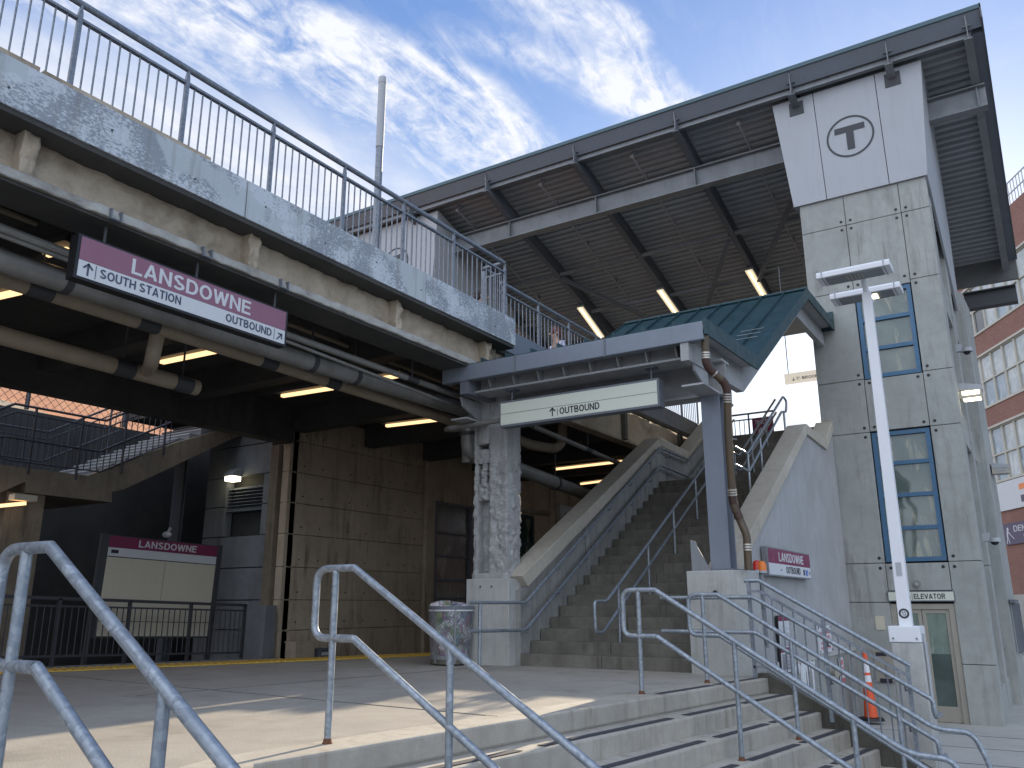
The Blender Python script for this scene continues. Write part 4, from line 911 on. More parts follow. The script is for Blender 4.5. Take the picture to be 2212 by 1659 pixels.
text('OUTBOUND', 'lettering', m_ink, ws, (WX+.001, y0+L*.37, zb+H*.10), (0, 1, 0), (0, 0, 1), L*.35, H*.27, .02)
q = MB(); q.box(WX, WX+.003, y0+L*.86, y0+L*.92, zb+H*.09, zb+H*.33); q.build('access_symbol_field', m_blueprint, ws)
q = MB(); q.box(WX, WX+.003, y0+L*.80, y0+L*.835, zb+H*.09, zb+H*.33); q.box(WX, WX+.003, y0+L*.25, y0+L*.27, zb+H*.18, zb+H*.24); arrow(q, (WX+.001, y0+L*.962, zb+H*.2), (0, 0, -1), (0, 1, 0), .07); q.build('symbols', m_ink, ws)
q = MB(); yc, zc_ = y0+L*.89, zb+H*.22
q.disc((WX+.003, yc-.005, zc_+.035), (1, 0, 0), .010, .002, 10)
for p, r_ in (((yc-.005, zc_+.025), (yc, zc_-.005)), ((yc, zc_-.005), (yc+.018, zc_-.008)), ((yc+.018, zc_-.008), (yc+.026, zc_-.035))): q.beam((WX+.004, *p), (WX+.004, *r_), .007, .003, (1, 0, 0))
for k in range(10): a = math.pi*(.9+k*.11); b = a+.35; q.beam((WX+.004, yc+.02*math.cos(a), zc_-.018+.02*math.sin(a)), (WX+.004, yc+.02*math.cos(b), zc_-.018+.02*math.sin(b)), .005, .003, (1, 0, 0))
q.build('access_symbol', m_signwhite, ws)
# elevator sign
ey = TY-.05
es = thing('door_sign', 'cream ELEVATOR sign above the elevator door', 'sign', (-2.3, ey, .9))
box(X1-.02, X2+.04, ey+.004, TY-.002, .885, 1.085).build('case', m_steel, es); box(X1, X2+.02, ey, ey+.004, .905, 1.065).build('field', m_cream, es)
a = at(*q2(1283, 118), y=ey); b = at(*q2(1550, 118), y=ey)
text('ELEVATOR', 'lettering', m_ink, es, (a.x, ey-.001, .932), (1, 0, 0), (0, 0, 1), b.x-a.x, .10, .03)
q = MB(); x = at(*q2(1268, 100), y=ey).x; q.box(x-.003, x+.003, ey-.003, ey, .92, 1.05)
x = at(*q2(1230, 100), y=ey).x; q.box(x-.05, x+.05, ey-.003, ey, .915, .921); q.box(x-.05, x+.05, ey-.003, ey, 1.0, 1.006); q.box(x-.05, x-.044, ey-.003, ey, .921, 1.0); q.box(x+.044, x+.05, ey-.003, ey, .921, 1.0)
for d in (-.026, 0, .026): q.disc((x+d, ey, .978), (0, -1, 0), .008, .003, 8); q.box(x+d-.008, x+d+.008, ey-.003, ey, .93, .967)
arrow(q, (x-.02, ey, 1.032), (1, 0, 0), (0, 0, 1), .035); arrow(q, (x+.02, ey, 1.032), (-1, 0, 0), (0, 0, -1), .035); q.build('elevator_symbol', m_ink, es)
# sign up on the concourse
by = 20.3
bs = thing('hanging_sign', 'small cream sign with parking symbol and BROOK lettering at the stair head', 'sign', (-4.6, by, 7))
a = at(*cpt(6, 662, 828), y=by); b = at(*cpt(6, 662, 765), y=by); xe = a.x+1.75
box(a.x, xe, by+.003, by+.14, a.z, b.z).build('case', m_glowsign, bs)
h = b.z-a.z; box(a.x+.02, xe-.02, by, by+.003, a.z+.02, b.z-.02).build('field', m_glowsign, bs)
c = at(*cpt(6, 775, 800), y=by); c2 = at(*cpt(6, 857, 800), y=by)
text('BROOKLINE AVE', 'lettering', m_inkgrey, bs, (c.x, by-.001, a.z+h*.22), (1, 0, 0), (0, 0, 1), (c2.x-c.x)*2.9, h*.3, .02)
q = arrow(MB(), (at(*cpt(6, 719, 800), y=by).x, by-.001, a.z+h*.36), (-1, 0, 0), (0, 0, -1), h*.36)
pc = at(*cpt(6, 750, 797), y=by); n = 24
for k in range(n):
    t0, t1 = 2*math.pi*k/n, 2*math.pi*(k+1)/n; r_ = h*.2; q.beam((pc.x+r_*math.cos(t0), by-.002, a.z+h*.38+r_*math.sin(t0)), (pc.x+r_*math.cos(t1), by-.002, a.z+h*.38+r_*math.sin(t1)), .003, .012, (0, 1, 0))
q.build('symbols', m_inkgrey, bs); text('P', 'lettering', m_inkgrey, bs, (pc.x-.03, by-.001, a.z+h*.27), (1, 0, 0), (0, 0, 1), .06, h*.22, .01)
MB().tube([(at(*cpt(6, 680, 760), y=by).x, by+.07, b.z), (at(*cpt(6, 680, 760), y=by).x, by+.07, 9.2)], .012, 6).build('hanger', m_girder, bs)
tsY = 21.2
ts = thing('track_sign', 'maroon TRACK 5 panel on the railing at the stair head', 'sign', (-5.6, tsY, 5.2))
a = at(*cpt(6, 455, 1145), y=tsY); b = at(*cpt(6, 578, 1040), y=tsY)
box(a.x, b.x, tsY+.0, tsY+.04, a.z-.35, b.z).build('field', m_maroon, ts)
w = b.x-a.x; text('TRACK', 'lettering', m_signwhite, ts, (a.x+w*.15, tsY-.002, b.z-.17), (1, 0, 0), (0, 0, 1), w*.62, .11, .02); text('5', 'lettering', m_signwhite, ts, (a.x+w*.25, tsY-.002, b.z-.66), (1, 0, 0), (0, 0, 1), w*.5, .40, .04)
sr = thing('stairhead_railing', 'bright backlit railing across the head of the main stair', 'railing', (-5.5, 21.3, 5))
a = at(*cpt(6, 345, 1030), y=21.3); b = at(*cpt(6, 590, 1005), y=21.3)
zt_ = (a.z+b.z)/2; MB().tube([(-7.2, 21.3, zt_), (b.x, 21.3, zt_)], .025).build('top_rail', m_bridge_rail, sr); MB().tube([(-7.2, 21.3, zt_-.15), (b.x, 21.3, zt_-.15)], .018).build('upper_rail', m_bridge_rail, sr)
k = 0
x = -7.2
while x < b.x: MB().tube([(x, 21.3, 4.95), (x, 21.3, zt_-.15 if k % 8 else zt_)], .011 if k % 8 else .025, 6).build('baluster' if k % 8 else 'post', m_bridge_rail, sr); x += .125; k += 1
# ---------------------------------------------------------------- lower handrails on the entrance steps
RS = -.612
def steprail(label, y, xp, zt, drop, xe, ext=True, end=None):
    r = rail('step_handrail', label, (xp, y, 0), 'handrails on the entrance steps'); xb = xp+.18
    zl = zt-.44; ze = zt+RS*(xe-xb)
    lx = xp-.17
    if end: tail = [(xe, y, ze)]+[(xe+dx, y, ze+dz) for dx, dz in end]
    else: tail = [(xe, y, ze)]
    pth = [(xb, y, zl), (lx, y, zl), (lx, y, zt), (xb, y, zt)]
    f = fillet(pth[:1]+pth[1:3]+[(xb-.02, y, zt)], .10, 8)
    f2 = fillet([(xb-.02, y, zt), (xb, y, zt)]+tail, .10, 8) if end else [(xb, y, zt)]+tail
    MB().tube(f+f2[1:], .0243, 16).build('upper_tube', m_rail, r)
    xl_ = xe-(.0 if end else -.0)
    MB().tube([(xb, y, zl), (xl_, y, zl+RS*(xl_-xb))], .0243, 16).build('lower_tube', m_rail, r)
    x = xp; k = 0
    while x < xe+.05:
        t = zt if x <= xb else zt+RS*(x-xb)
        # step below this post
        e = [EDGE[i] for i in range(5)]; ex = None
        for (xa, ya), (xc_, yc_) in zip(EDGE, EDGE[1:]):
            if ya <= y <= yc_: ex = xa+(xc_-xa)*(y-ya)/(yc_-ya)
        n_ = max(0, math.ceil((x-ex)/TR)) if x > ex else 0
        zb = max(-RI*n_, zg(y))
        MB().tube([(x, y, zb-.01), (x, y, t-.0)], .0225, 14).build('post', m_rail, r)
        MB().tube([(x, y, zb), (x, y, zb+.012), (x, y, zb+.035)], [.037, .029, .0231], 14).build('rusty_foot', m_rust, r)
        x += .945 if k == 0 else .98; k += 1
    return r
steprail('nearest galvanised stair handrail, cut off by the lower left corner', 1.78, -3.40, 1.06, 0, -.6)
steprail('galvanised stair handrail in the middle foreground with rounded return end', 4.096, -3.985, 1.075, 0, -.9)
steprail('galvanised stair handrail third from the left, ending in a hooked foot', 7.87, -3.53, .98, 0, -1.20, True, [(.33, -.02), (.42, -.35), (.42, -.55)])
steprail('galvanised stair handrail just in front of the balustered guard rail', 9.339, -3.40, .945, 0, -1.16, True, [(.31, -.01), (.42, -.30), (.42, -.72)])
ge = thing('guard_rail', 'balustered guard rail with grab tubes at the right edge of the entrance steps', 'railing', (-3.1, 10.2, 0))
gy = 10.2; GS = -.588
def gz(x, z0): return z0 if x < -3.0 else z0+GS*(x+3.0)
MB().tube([(-3.17, gy, 1.115), (-3.0, gy, 1.115), (-1.44, gy, gz(-1.44, 1.115))], .026, 14).build('top_tube', m_rail, ge)
MB().beam((-3.13, gy, .99), (-3.0, gy, .99), .03, .03).build('upper_bar', m_bridge_rail, ge); MB().beam((-3.0, gy, .99), (-1.47, gy, gz(-1.47, .99)), .03, .03).build('upper_bar', m_bridge_rail, ge)
MB().beam((-3.13, gy, .13), (-3.0, gy, .13), .04, .03).build('lower_bar', m_girder, ge); MB().beam((-3.0, gy, .13), (-1.30, gy, gz(-1.30, .13)), .04, .03).build('lower_bar', m_girder, ge)
for x in (-3.125, -2.30, -1.47): MB().beam((x, gy, gz(x, .13)-.14-(.0 if x > -3 else 0)), (x, gy, gz(x, 1.1)), .04, .04, (0, 1, 0)).build('post', m_bridge_rail, ge)
for k in range(1, 14):
    x = -3.1+k*.118
    if abs(x+2.30) > .05: MB().tube([(x, gy, gz(x, .13)), (x, gy, gz(x, .99))], .009, 6).build('baluster', m_bridge_rail, ge)
y2 = 10.09
for z0, nm in ((.92, 'grab_tube'), (.52, 'grab_tube')):
    MB().tube(fillet([(-4.22, y2, z0), (-3.05, y2, z0), (-1.25, y2, z0-.58*1.80), (-1.24, y2, z0-.58*1.80-.17), (-1.22, y2+.25, z0-.58*1.80-.165)], .04, 5), .024, 14).build(nm, m_rail, ge)
for x in (-2.95, -2.25, -1.5):
    for z0 in (.92, .52): z = z0+.58*-(x+3.05); MB().tube([(x, y2, z-.02), (x, y2+.02, z-.07), (x, gy-.02, z-.07)], .011, 8).build('bracket', m_bridge_rail, ge)
# ---------------------------------------------------------------- trash basket
tb = thing('trash_basket', 'round wire mesh trash basket full of litter beside the left pedestal', 'trash basket', (-7.60, 10.22, 0))
tx, ty = -7.60, 10.25
R0, R1 = .285, .335
MB().tube([(tx, ty, .02), (tx, ty, .10)], R0+.005, 28).build('base', m_cheek, tb)
def ringz(z, r, w, t):
    m = MB(); n = 36
    for k in range(n):
        a, b = 2*math.pi*k/n, 2*math.pi*(k+1)/n; m.beam((tx+r*math.cos(a), ty+r*math.sin(a), z), (tx+r*math.cos(b), ty+r*math.sin(b), z), t, w)
    return m
ringz(.80, R1, .05, .012).build('rim', m_steel, tb); ringz(.765, R1-.004, .025, .014).build('rim', m_signwhite, tb); ringz(.11, R0+.004, .05, .012).build('base_band', m_girder, tb)
for k in range(6):
    a = .3+k*math.pi/3; MB().beam((tx+R0*1.01*math.cos(a), ty+R0*1.01*math.sin(a), .03), (tx+R1*1.005*math.cos(a), ty+R1*1.005*math.sin(a), .8), .035, .006, (math.cos(a), math.sin(a), 0)).build('strap', m_girder, tb)
mm = MB(); n = 44
for d in (1, -1):
    for k in range(n):
        pth = []
        for j in range(9):
            t = j/8; a = 2*math.pi*(k+d*t*9)/n; r_ = R0+(R1-R0)*t; pth.append((tx+r_*math.cos(a), ty+r_*math.sin(a), .10+.67*t))
        mm.tube(pth, .0028, 4, False)
mm.build('wire_mesh', m_girder, tb)
bag = MB(); nu, nv = 40, 22
for j in range(nv):
    for i in range(nu):
        t = j/(nv-1); a = 2*math.pi*i/nu
        if t < .78: z = .05+.74*t/.78; r_ = (R0+(R1-R0)*t/.78)*.955
        else: tt = (t-.78)/.22; z = .78+.09*math.sin(tt*math.pi/2); r_ = R1*.93*math.cos(tt*math.pi/2)
        q = V(math.cos(a)*2.4, math.sin(a)*2.4, z*6); d = .018*noise.noise(q)+.014*noise.noise(q*2.7); k_ = 1 if t < .78 else 2.6
        bag.v.append(V(tx+(r_+d*k_)*math.cos(a), ty+(r_+d*k_)*math.sin(a), z+d*(0 if t < .78 else 3)))
bag.f = [(j*nu+i, j*nu+(i+1) % nu, (j+1)*nu+(i+1) % nu, (j+1)*nu+i) for j in range(nv-1) for i in range(nu)]; bag.sm = [True]*len(bag.f)
bag.build('litter_bag', m_litter, tb)
# ---------------------------------------------------------------- lamp post on its pier
pi_ = thing('concrete_pier', 'square grey concrete pier carrying the white lamp post', 'pier', (-1.5, 10.6, -1.1))
PY0 = 10.45
box(-1.65, -1.33, PY0, PY0+.45, -1.4, .425).build('block', m_ped, pi_, .012)
MB().tube(fillet([(-1.315, PY0+.1, .52), (-1.312, PY0+.1, -.1), (-1.312, PY0+.1, -.28)], .02, 3), .014, 8).build('conduit', m_panel, pi_)
MB().tube([(-1.312, PY0+.06, -.26), (-1.312, PY0+.14, -.26)], .02, 8).build('clip', m_girder, pi_)
po = thing('lamp_post', 'tall white square lamp post with two flat luminaires in front of the elevator tower', 'lamp post', (-1.49, 10.65, .43))
pcx, pcy = -1.495, PY0+.2
box(-1.66, -1.335, PY0-.01, PY0+.4, .428, .60).build('base_cover', m_white, po, .008)
pm = MB(); w0, w1 = .068, .052; zz = 4.62
pm.add([(pcx+a*w, pcy+b*w, z) for z, w in ((.60, w0), (zz, w1)) for a, b in ((-1, -1), (1, -1), (1, 1), (-1, 1))], [(0, 1, 5, 4), (1, 2, 6, 5), (2, 3, 7, 6), (3, 0, 4, 7), (4, 5, 6, 7)]); pm.build('shaft', m_white, po, .006)
for sx_ in (-1, 1):
    for sy_ in (0, 1): MB().disc((pcx+sx_*.12, PY0-.012+sy_*.36, .47), (0, -1, 0), .012, .01, 8).build('bolt', m_girder, po)
box(pcx-.03, pcx+.03, pcy-w0-.003, pcy-w0, 1.15, 1.30).build('hand_hole_cover', m_panel, po)
MB().disc((pcx, pcy-w0-.001, .735), (0, -1, 0), .055, .002, 24).build('number_plate', m_ink, po); MB().disc((pcx, pcy-w0-.003, .735), (0, -1, 0), .034, .002, 24).build('number_field', m_signwhite, po)
text('13', 'number', m_ink, po, (pcx-.020, pcy-w0-.0055, .713), (1, 0, 0), (0, 0, 1), .040, .044, .02, .002)
MB().tube([(pcx, pcy, zz-.02), (pcx, pcy-.12, 4.80)], .035, 10).build('neck', m_white, po)
MB().tube([(pcx, pcy, zz-.05), (pcx, pcy+.35, 4.62)], .035, 10).build('neck', m_white, po)
def head(P, yc_, dep, nm, lit):
    L = [at(*cpt(6, *p), y=yc_) for p in P]; x0 = L[0].x; x1 = L[1].x; z0 = (L[0].z); z1 = L[1].z
    m = MB(); h_ = .085; d = dep/2; zc_ = (z0+z1)/2
    pr = [(-d, 0), (-d, h_*.7), (-d*.85, h_), (d*.85, h_), (d, h_*.7), (d, 0)]
    m.prism([(x0, yc_+a, zc_+b) for a, b in pr], (x1-x0, 0, 0)); hd = m.build(nm, m_white, po, .008)
    box(x0+.10, x1-.10, yc_-d+.03, yc_+d-.03, zc_-.012, zc_-.001).build('underside', m_girder, hd)
    for k in range(5):
        xx = x0+(x1-x0)*(.40+.05*k) if not lit else x0+(x1-x0)*(.50+.035*k); box(xx, xx+.018, yc_-d*.62, yc_+d*.5, zc_-.02, zc_-.013).build('led_strip', m_lampcool if lit else m_alum, hd)
    for t in (.08, .92): x = x0+(x1-x0)*t; box(x-.008, x+.008, yc_-d-.004, yc_+d+.004, zc_-.005, zc_+h_+.006).build('band', m_panel, hd)
    return hd
head(((880, 140), (1360, 120)), pcy-.30, .32, 'luminaire', False)
head(((970, 300), (1422, 230)), pcy+.45, .32, 'luminaire', True)
# ---------------------------------------------------------------- fittings on the tower flank
def walllamp(name, label, c, s, lit):
    l = thing(name, label, 'lamp', c, 'wall lamps on the tower flank'); x, y, z = c
    MB().prism([(x-.02, y-.14*s, z+.04*s), (x+.34*s, y-.14*s, z+.02*s), (x+.34*s, y-.14*s, z+.10*s), (x+.06*s, y-.14*s, z+.16*s), (x-.02, y-.14*s, z+.16*s)], (0, .28*s, 0)).build('hood', m_panel, l, .006)
    box(x-.02, x+.33*s, y-.13*s, y+.13*s, z-.10*s, z+.035*s).build('housing', m_alum, l)
    fx = MB()
    for k in range(10): fx.box(x+.045*s+k*.026*s, x+.063*s+k*.026*s, y-.137*s, y-.131*s, z-.05*s, z+.015*s); 
    fx.box(x+.05*s, x+.30*s, y-.10*s, y+.10*s, z-.115*s, z-.101*s)
    fx.build('led_panel', m_lampcool if lit else m_panel, l)
p = at(*q7(330, 1020), x=-1.15); walllamp('wall_lamp', 'lit LED floodlight on the right flank of the elevator tower', tuple(p), 1.25, True)
p = at(*q7(572, 1570), x=-.9); walllamp('wall_lamp', 'unlit LED floodlight low on the narrow rear tower', tuple(p), 1.0, False)
def dome(label, c):
    d = thing('dome_camera', label, 'camera', c, 'dome cameras'); x, y, z = c
    box(x-.1, x+.02, y-.07, y+.07, z+.02, z+.18).build('bracket', m_panel, d); MB().disc((x+.10, y, z), (0, 0, 1), .11, .08, 20).build('housing', m_panel, d); MB().ball((x+.10, y, z-.005), .075, 14, (1, 1, .8)).build('dome', m_black, d)
dome('white dome camera high beside the lit floodlight on the tower', tuple(at(*q7(345, 715), x=-1.02)))
dome('white dome camera low on the tower flank', tuple(at(*q8(445, 505), x=-1.02)))
cmr = thing('bullet_camera', 'small white camera on the dark post above the platform board', 'camera', tuple(at(*q5(180, 1290), y=11.5)), 'station cameras')
p = at(*q5(180, 1280), y=11.5); MB().ball(tuple(p), .085, 12, (1.5, 1, .8)).build('housing', m_white, cmr); MB().tube([tuple(p), tuple(p+V(.1, 0, .14))], .03, 10).build('arm', m_white, cmr)
# call panels, plates, posters
pp_ = thing('call_panel', 'tan metal call panel on the tower beside the elevator door', 'panel', (-3.2, TY, -.7))
a = at(*q2(965, 820), y=TY); b = at(*q2(1075, 555), y=TY)
box(a.x, b.x+.05, TY-.03, TY-.004, a.z, b.z).build('plate', m_alum, pp_); box(a.x+.05, b.x-.06, TY-.036, TY-.031, b.z-.12, b.z-.05).build('slot', m_ink, pp_); box(a.x+.08, b.x-.0, TY-.036, TY-.031, b.z-.62, b.z-.54).build('slot', m_ink, pp_); MB().disc(((a.x+b.x)/2+.05, TY-.03, a.z+.12), (0, -1, 0), .025, .012, 12).build('button', m_ink, pp_)
pp_ = thing('blank_plate', 'small blank cream plate on the tower, left of the elevator door', 'plate', (-3.2, TY, .2))
a = at(*q2(980, 385), y=TY); b = at(*q2(1018, 268), y=TY); box(a.x-.03, b.x+.03, TY-.02, TY-.004, a.z, b.z).build('plate', m_board, pp_)
th_ = thing('round_boss', 'small round metal boss above the elevator sign', 'fitting', (-2.4, TY, 1.3)); p = at(*cpt(9, 1518, 467), y=TY); MB().disc(tuple(p), (0, -1, 0), .075, .03, 18).build('disc', m_girder, th_); MB().disc((p.x, p.y-.03, p.z), (0, -1, 0), .035, .03, 14).build('hub', m_alum, th_)
WX = -3.56
def poster(name, label, pts, fields, back=m_signwhite, cat='poster'):
    P = [at(*q2(*p), x=WX) for p in pts]; y0 = (P[0].y+P[3].y)/2; y1 = (P[1].y+P[2].y)/2; zt = (P[0].z+P[1].z)/2; zb = (P[2].z+P[3].z)/2
    r = thing(name, label, cat, (WX, y0, zb)); box(WX-.03, WX, y0, y1, zb, zt).build('sheet', back, r)
    for i, (u0, u1, v0, v1, mt, nm) in enumerate(fields): box(WX, WX+.003+.0012*i, y0+(y1-y0)*u0, y0+(y1-y0)*u1, zb+(zt-zb)*v0, zb+(zt-zb)*v1).build(nm, mt, r)
    return r, y0, y1, zb, zt
lines = [(.10, .9 if k % 4 else .6, .90-.022*k-.005, .90-.022*k, m_faint, 'text_line') for k in range(1, 20)]+[(.10, .9 if k % 3 else .5, .36-.02*k-.005, .36-.02*k, m_faint, 'text_line') for k in range(1, 15)]
poster('schedule_poster', 'tall narrow white schedule poster with maroon header in a black frame on the ribbed wall', ((128, 258), (232, 270), (262, 790), (165, 715)), [(.06, .97, .015, .985, m_white, 'paper'), (.06, .97, .90, .985, m_maroon, 'header'), (.06, .97, .36, .44, m_maroon, 'header')]+lines, m_black)
r_, y0, y1, zb, zt = poster('safety_notice', 'white notice with red lettering on the ribbed wall behind the guard rail', ((475, 348), (580, 352), (595, 575), (490, 580)), [])
random.seed(5)
for i, n_ in enumerate((4, 5, 6, 4)):
    q = MB(); z = zt-(zt-zb)*(.30+.19*i); hh = (zt-zb)*.11; yq = y0+(y1-y0)*.12
    while yq < y1-(y1-y0)*.14:
        w_ = (y1-y0)*random.uniform(.02, .05); q.box(WX, WX+.003, yq, yq+w_, z, z+hh*random.choice((1, 1, .8))); yq += w_+(y1-y0)*random.uniform(.02, .05)
    q.build('faded_lettering', m_lightred, r_)
for y in (y0+.03, (y0+y1)/2, y1-.03):
    for z in (zb+.03, zt-.03): MB().disc((WX+.001, y, z), (1, 0, 0), .018, .006, 8).build('fixing', m_ink, r_)
r_, y0, y1, zb, zt = poster('hydrant_sign', 'narrow white and red fire connection sign low on the wall', ((655, 622), (680, 622), (708, 820), (682, 825)), [(.05, .95, .0, .16, m_lightred, 'red_field'), (.3, .7, .70, .92, m_lightred, 'emblem')]+[(.1, .9, .6-.05*k, .62-.05*k, m_lightred, 'text_line') for k in range(7)])
pd = thing('paint_drips', 'patch of dripping white paint on the wall below the schedule poster', 'paint patch', (-3.59, 13, -.4)); m = MB()
ya, yb, zt = at(*q2(275, 680), x=-3.595).y, at(*q2(440, 700), x=-3.595).y, at(*q2(330, 670), x=-3.595).z
random.seed(3); y = ya
while y < yb:
    w = random.uniform(.05, .16); L_ = random.uniform(.25, 1.0) if random.random() < .8 else .15
    m.prism([(-3.606, y, zt+random.uniform(-.05, .05)), (-3.606, y+w, zt+random.uniform(-.05, .05)), (-3.606, y+w*.8, zt-L_*.6), (-3.606, y+w*.55, zt-L_), (-3.606, y+w*.3, zt-L_*.55)], (.008, 0, 0)); y += w*random.uniform(.8, 1.3)
m.build('drips', m_white, pd)
fd = thing('fire_connection', 'brass and white fire connection valve on the wall behind the guard rail', 'valve', (-3.55, 14.5, -.4)); p = at(*q2(600, 735), x=-3.5)
MB().disc((-3.60, p.y, p.z), (1, 0, 0), .16, .03, 20).build('flange', m_white, fd); MB().tube([(-3.58, p.y, p.z), (-3.40, p.y-.12, p.z-.02)], .065, 14).build('outlet', m_alum, fd); MB().tube([(-3.58, p.y, p.z), (-3.40, p.y+.12, p.z-.02)], .065, 14).build('outlet', m_alum, fd)
# beacons on the corner
be = thing('warning_beacons', 'red and amber warning beacons on a short post beside the right pedestal', 'beacon', (-3.2, 11.2, .9))
for (px, py), mt in (((483, 345), m_redp), ((515, 350), m_amber)):
    p = at(*cpt(9, px, py+20), y=11.2); MB().tube([(p.x, p.y, p.z-.02), (p.x, p.y, p.z+.06), (p.x, p.y, p.z+.095), (p.x, p.y, p.z+.105)], [.058, .056, .04, .01], 16).build('lens', mt, be); MB().tube([(p.x, p.y, p.z-.05), (p.x, p.y, p.z-.021)], .062, 16).build('base', m_panel, be)
MB().tube([(p.x-.02, 11.2, .3), (p.x-.02, 11.2, p.z-.05)], .03, 10).build('post', m_girder, be)
# orange delineator
dl = thing('traffic_delineator', 'orange and white striped delineator post standing by the elevator wall', 'traffic cone', (-3, 16, -1.3))
p = at(*q2(925, 1150), z=zg(15.5)); h0 = p.z; tp = at(*q2(870, 575), y=p.y)
H = tp.z-h0; dx = 0
MB().tube([(p.x, p.y, h0), (p.x, p.y, h0+.05)], [.24, .22], 8, False).build('base', m_black, dl)
def seg(t0, t1, mt, nm): MB().tube([(p.x, p.y, h0+H*t0), (p.x, p.y, h0+H*t1)], [.125-.085*t0, .125-.085*t1], 18).build(nm, mt, dl)
seg(.05, .56, m_orange, 'lower_body'); seg(.56, .66, m_white, 'reflective_band'); seg(.66, .70, m_orange, 'body'); seg(.70, .84, m_white, 'reflective_band'); seg(.84, .98, m_orange, 'top'); MB().ball((p.x, p.y, h0+H*.98), .045, 10).build('knob', m_orange, dl)
# ---------------------------------------------------------------- under the bridge: pipes and lamps
def pipe(name, label, x, pts, px_w, mt, mtc, clamps=(), rad=.25, extra=None):
    P = [at(*p, x=x) for p in pts]; d = (P[0]-EYE).length
    if pts[0][0] <= 0: P[0] = P[1]+(P[1]-P[2]).normalized()*9; r = px_w/2*d/FPX*.97
    if isinstance(px_w, float): r = px_w
    t = thing(name, label, 'pipe', tuple(P[0]), 'pipes under the bridge')
    MB().tube(fillet(P, rad, 6), r, 18).build('pipe_run', mt, t)
    for p in clamps:
        c = at(*p, x=x); i = min(range(len(P)-1), key=lambda k: abs((P[k]+P[k+1]).y/2-c.y)); dr = (P[i+1]-P[i]).normalized()
        # centre on the run
        q = P[i]+dr*(c-P[i]).dot(dr)
        cl_ = .035 if r > .11 else .13; MB().tube([q-dr*cl_, q+dr*cl_], r*(1.13 if r > .11 else 1.05), 18).build('coupling', mtc, t); MB().tube([q+V(0, 0, r), q+V(0, 0, r+.45)], .014, 6).build('hanger', m_dark, t)
    return t, P, r
pipe('drain_pipe', 'thick grey pipe behind the LANSDOWNE hanging sign, ending at the column', -8.0, [(-160, 508), (0, 561), (672, 783), (1004, 886), (1012, 905), (1013, 1000)], .120, m_pipe, m_dark, [(145, 590), (672, 790), (765, 818)], .25)
pipe('drain_pipe', 'tan wrapped pipe with grey couplings running just below the thick grey pipe', -8.35, [(-160, 555), (0, 600), (400, 726), (800, 852), (1010, 920)], .088, m_tanpipe, m_dark, [(85, 622), (318, 700), (578, 783), (716, 826)], .2)
t, P, r = pipe('drain_pipe', 'short capped tan pipe hanging lowest at the left', -9.3, [(-160, 678), (0, 724), (425, 838)], .105, m_tanpipe, m_dark, [(266, 790), (393, 826)], .2)
e0, e1 = at(340, 724, x=-8.4), at(318, 800, x=-9.2)
ej = thing('pipe_elbow', 'bent tan pipe elbow joining the two tan pipes', 'pipe', tuple(e0), 'pipes under the bridge')
MB().tube(fillet([tuple(e0), tuple(e0+V(-.05, 0, -.30)), tuple(e1+V(.2, -.1, -.02)), tuple(e1)], .2, 6), .085, 14).build('pipe_run', m_tanpipe, ej)
pipe('conduit_pipe', 'upper thin conduit left of the hanging sign', -8.9, [(-100, 412), (0, 452), (165, 516), (600, 690), (990, 838)], .035, m_tanpipe, m_dark, [], .1)
pipe('conduit_pipe', 'grey conduit pair, upper tube, right of the hanging sign', -7.7, [(-100, 455), (0, 492), (330, 618), (640, 730), (960, 845), (1010, 862)], .045, m_pipe, m_dark, [(890, 818)], .1)
pipe('conduit_pipe', 'grey conduit pair, lower tube, right of the hanging sign', -7.7, [(0, 512), (330, 630), (640, 745), (950, 864), (1010, 885)], .022, m_pipe, m_dark, [], .1)
pipe('drain_pipe', 'thick grey pipe continuing past the concrete column towards the stair', -8.0, [(1085, 1000), (1235, 1056), (1330, 1092)], .125, m_pipe, m_dark, [(1200, 1043)], .25)
pipe('drain_pipe', 'tan pipe beyond the column ending in an upturned elbow', -8.4, [(1085, 938), (1150, 962), (1200, 970), (1215, 955), (1216, 900)], .10, m_tanpipe, m_dark, [], .3)
pipe('conduit_pipe', 'white conduit with a bright end below the OUTBOUND sign', -7.6, [(1180, 880), (1300, 925), (1307, 940), (1307, 900)], .05, m_pipe, m_dark, [], .08)
pipe('drain_pipe', 'thin tan pipe stub in front of the far platform window', -9.5, [(1085, 1097), (1185, 1110)], .06, m_tanpipe, m_dark, [], .08)
pipe('cable_tray', 'grey cable tray beyond the column, upper', -7.8, [(1150, 920), (1300, 985), (1480, 1062)], .05, m_pipe, m_dark, [(1270, 970)], .08)
ph = thing('drain_pipe', 'thin horizontal pipe crossing in front of the concrete column', 'pipe', (-7.6, 10.4, 3), 'pipes under the bridge')
MB().tube(fillet([tuple(at(995, 928, y=10.9)), tuple(at(963, 928, y=10.45)), tuple(at(970, 925, y=10.3)), tuple(at(1082, 908, y=10.25))], .06), .04, 10).build('pipe_run', m_pipe, ph)
el = thing('elbow_pipe', 'grey elbow fitting dropping beside the concrete column', 'pipe', (-7.7, 11, 3.3), 'pipes under the bridge')
MB().tube(fillet([tuple(at(1013, 905, y=10.95)), tuple(at(1013, 972, y=10.95)), tuple(at(1040, 985, y=11.2))], .22), .135, 16).build('pipe_run', m_pipe, el)
MB().tube([tuple(at(1013, 935, y=10.95)), tuple(at(1013, 942, y=10.95))], .16, 16).build('flange', m_dark, el)
k = 0
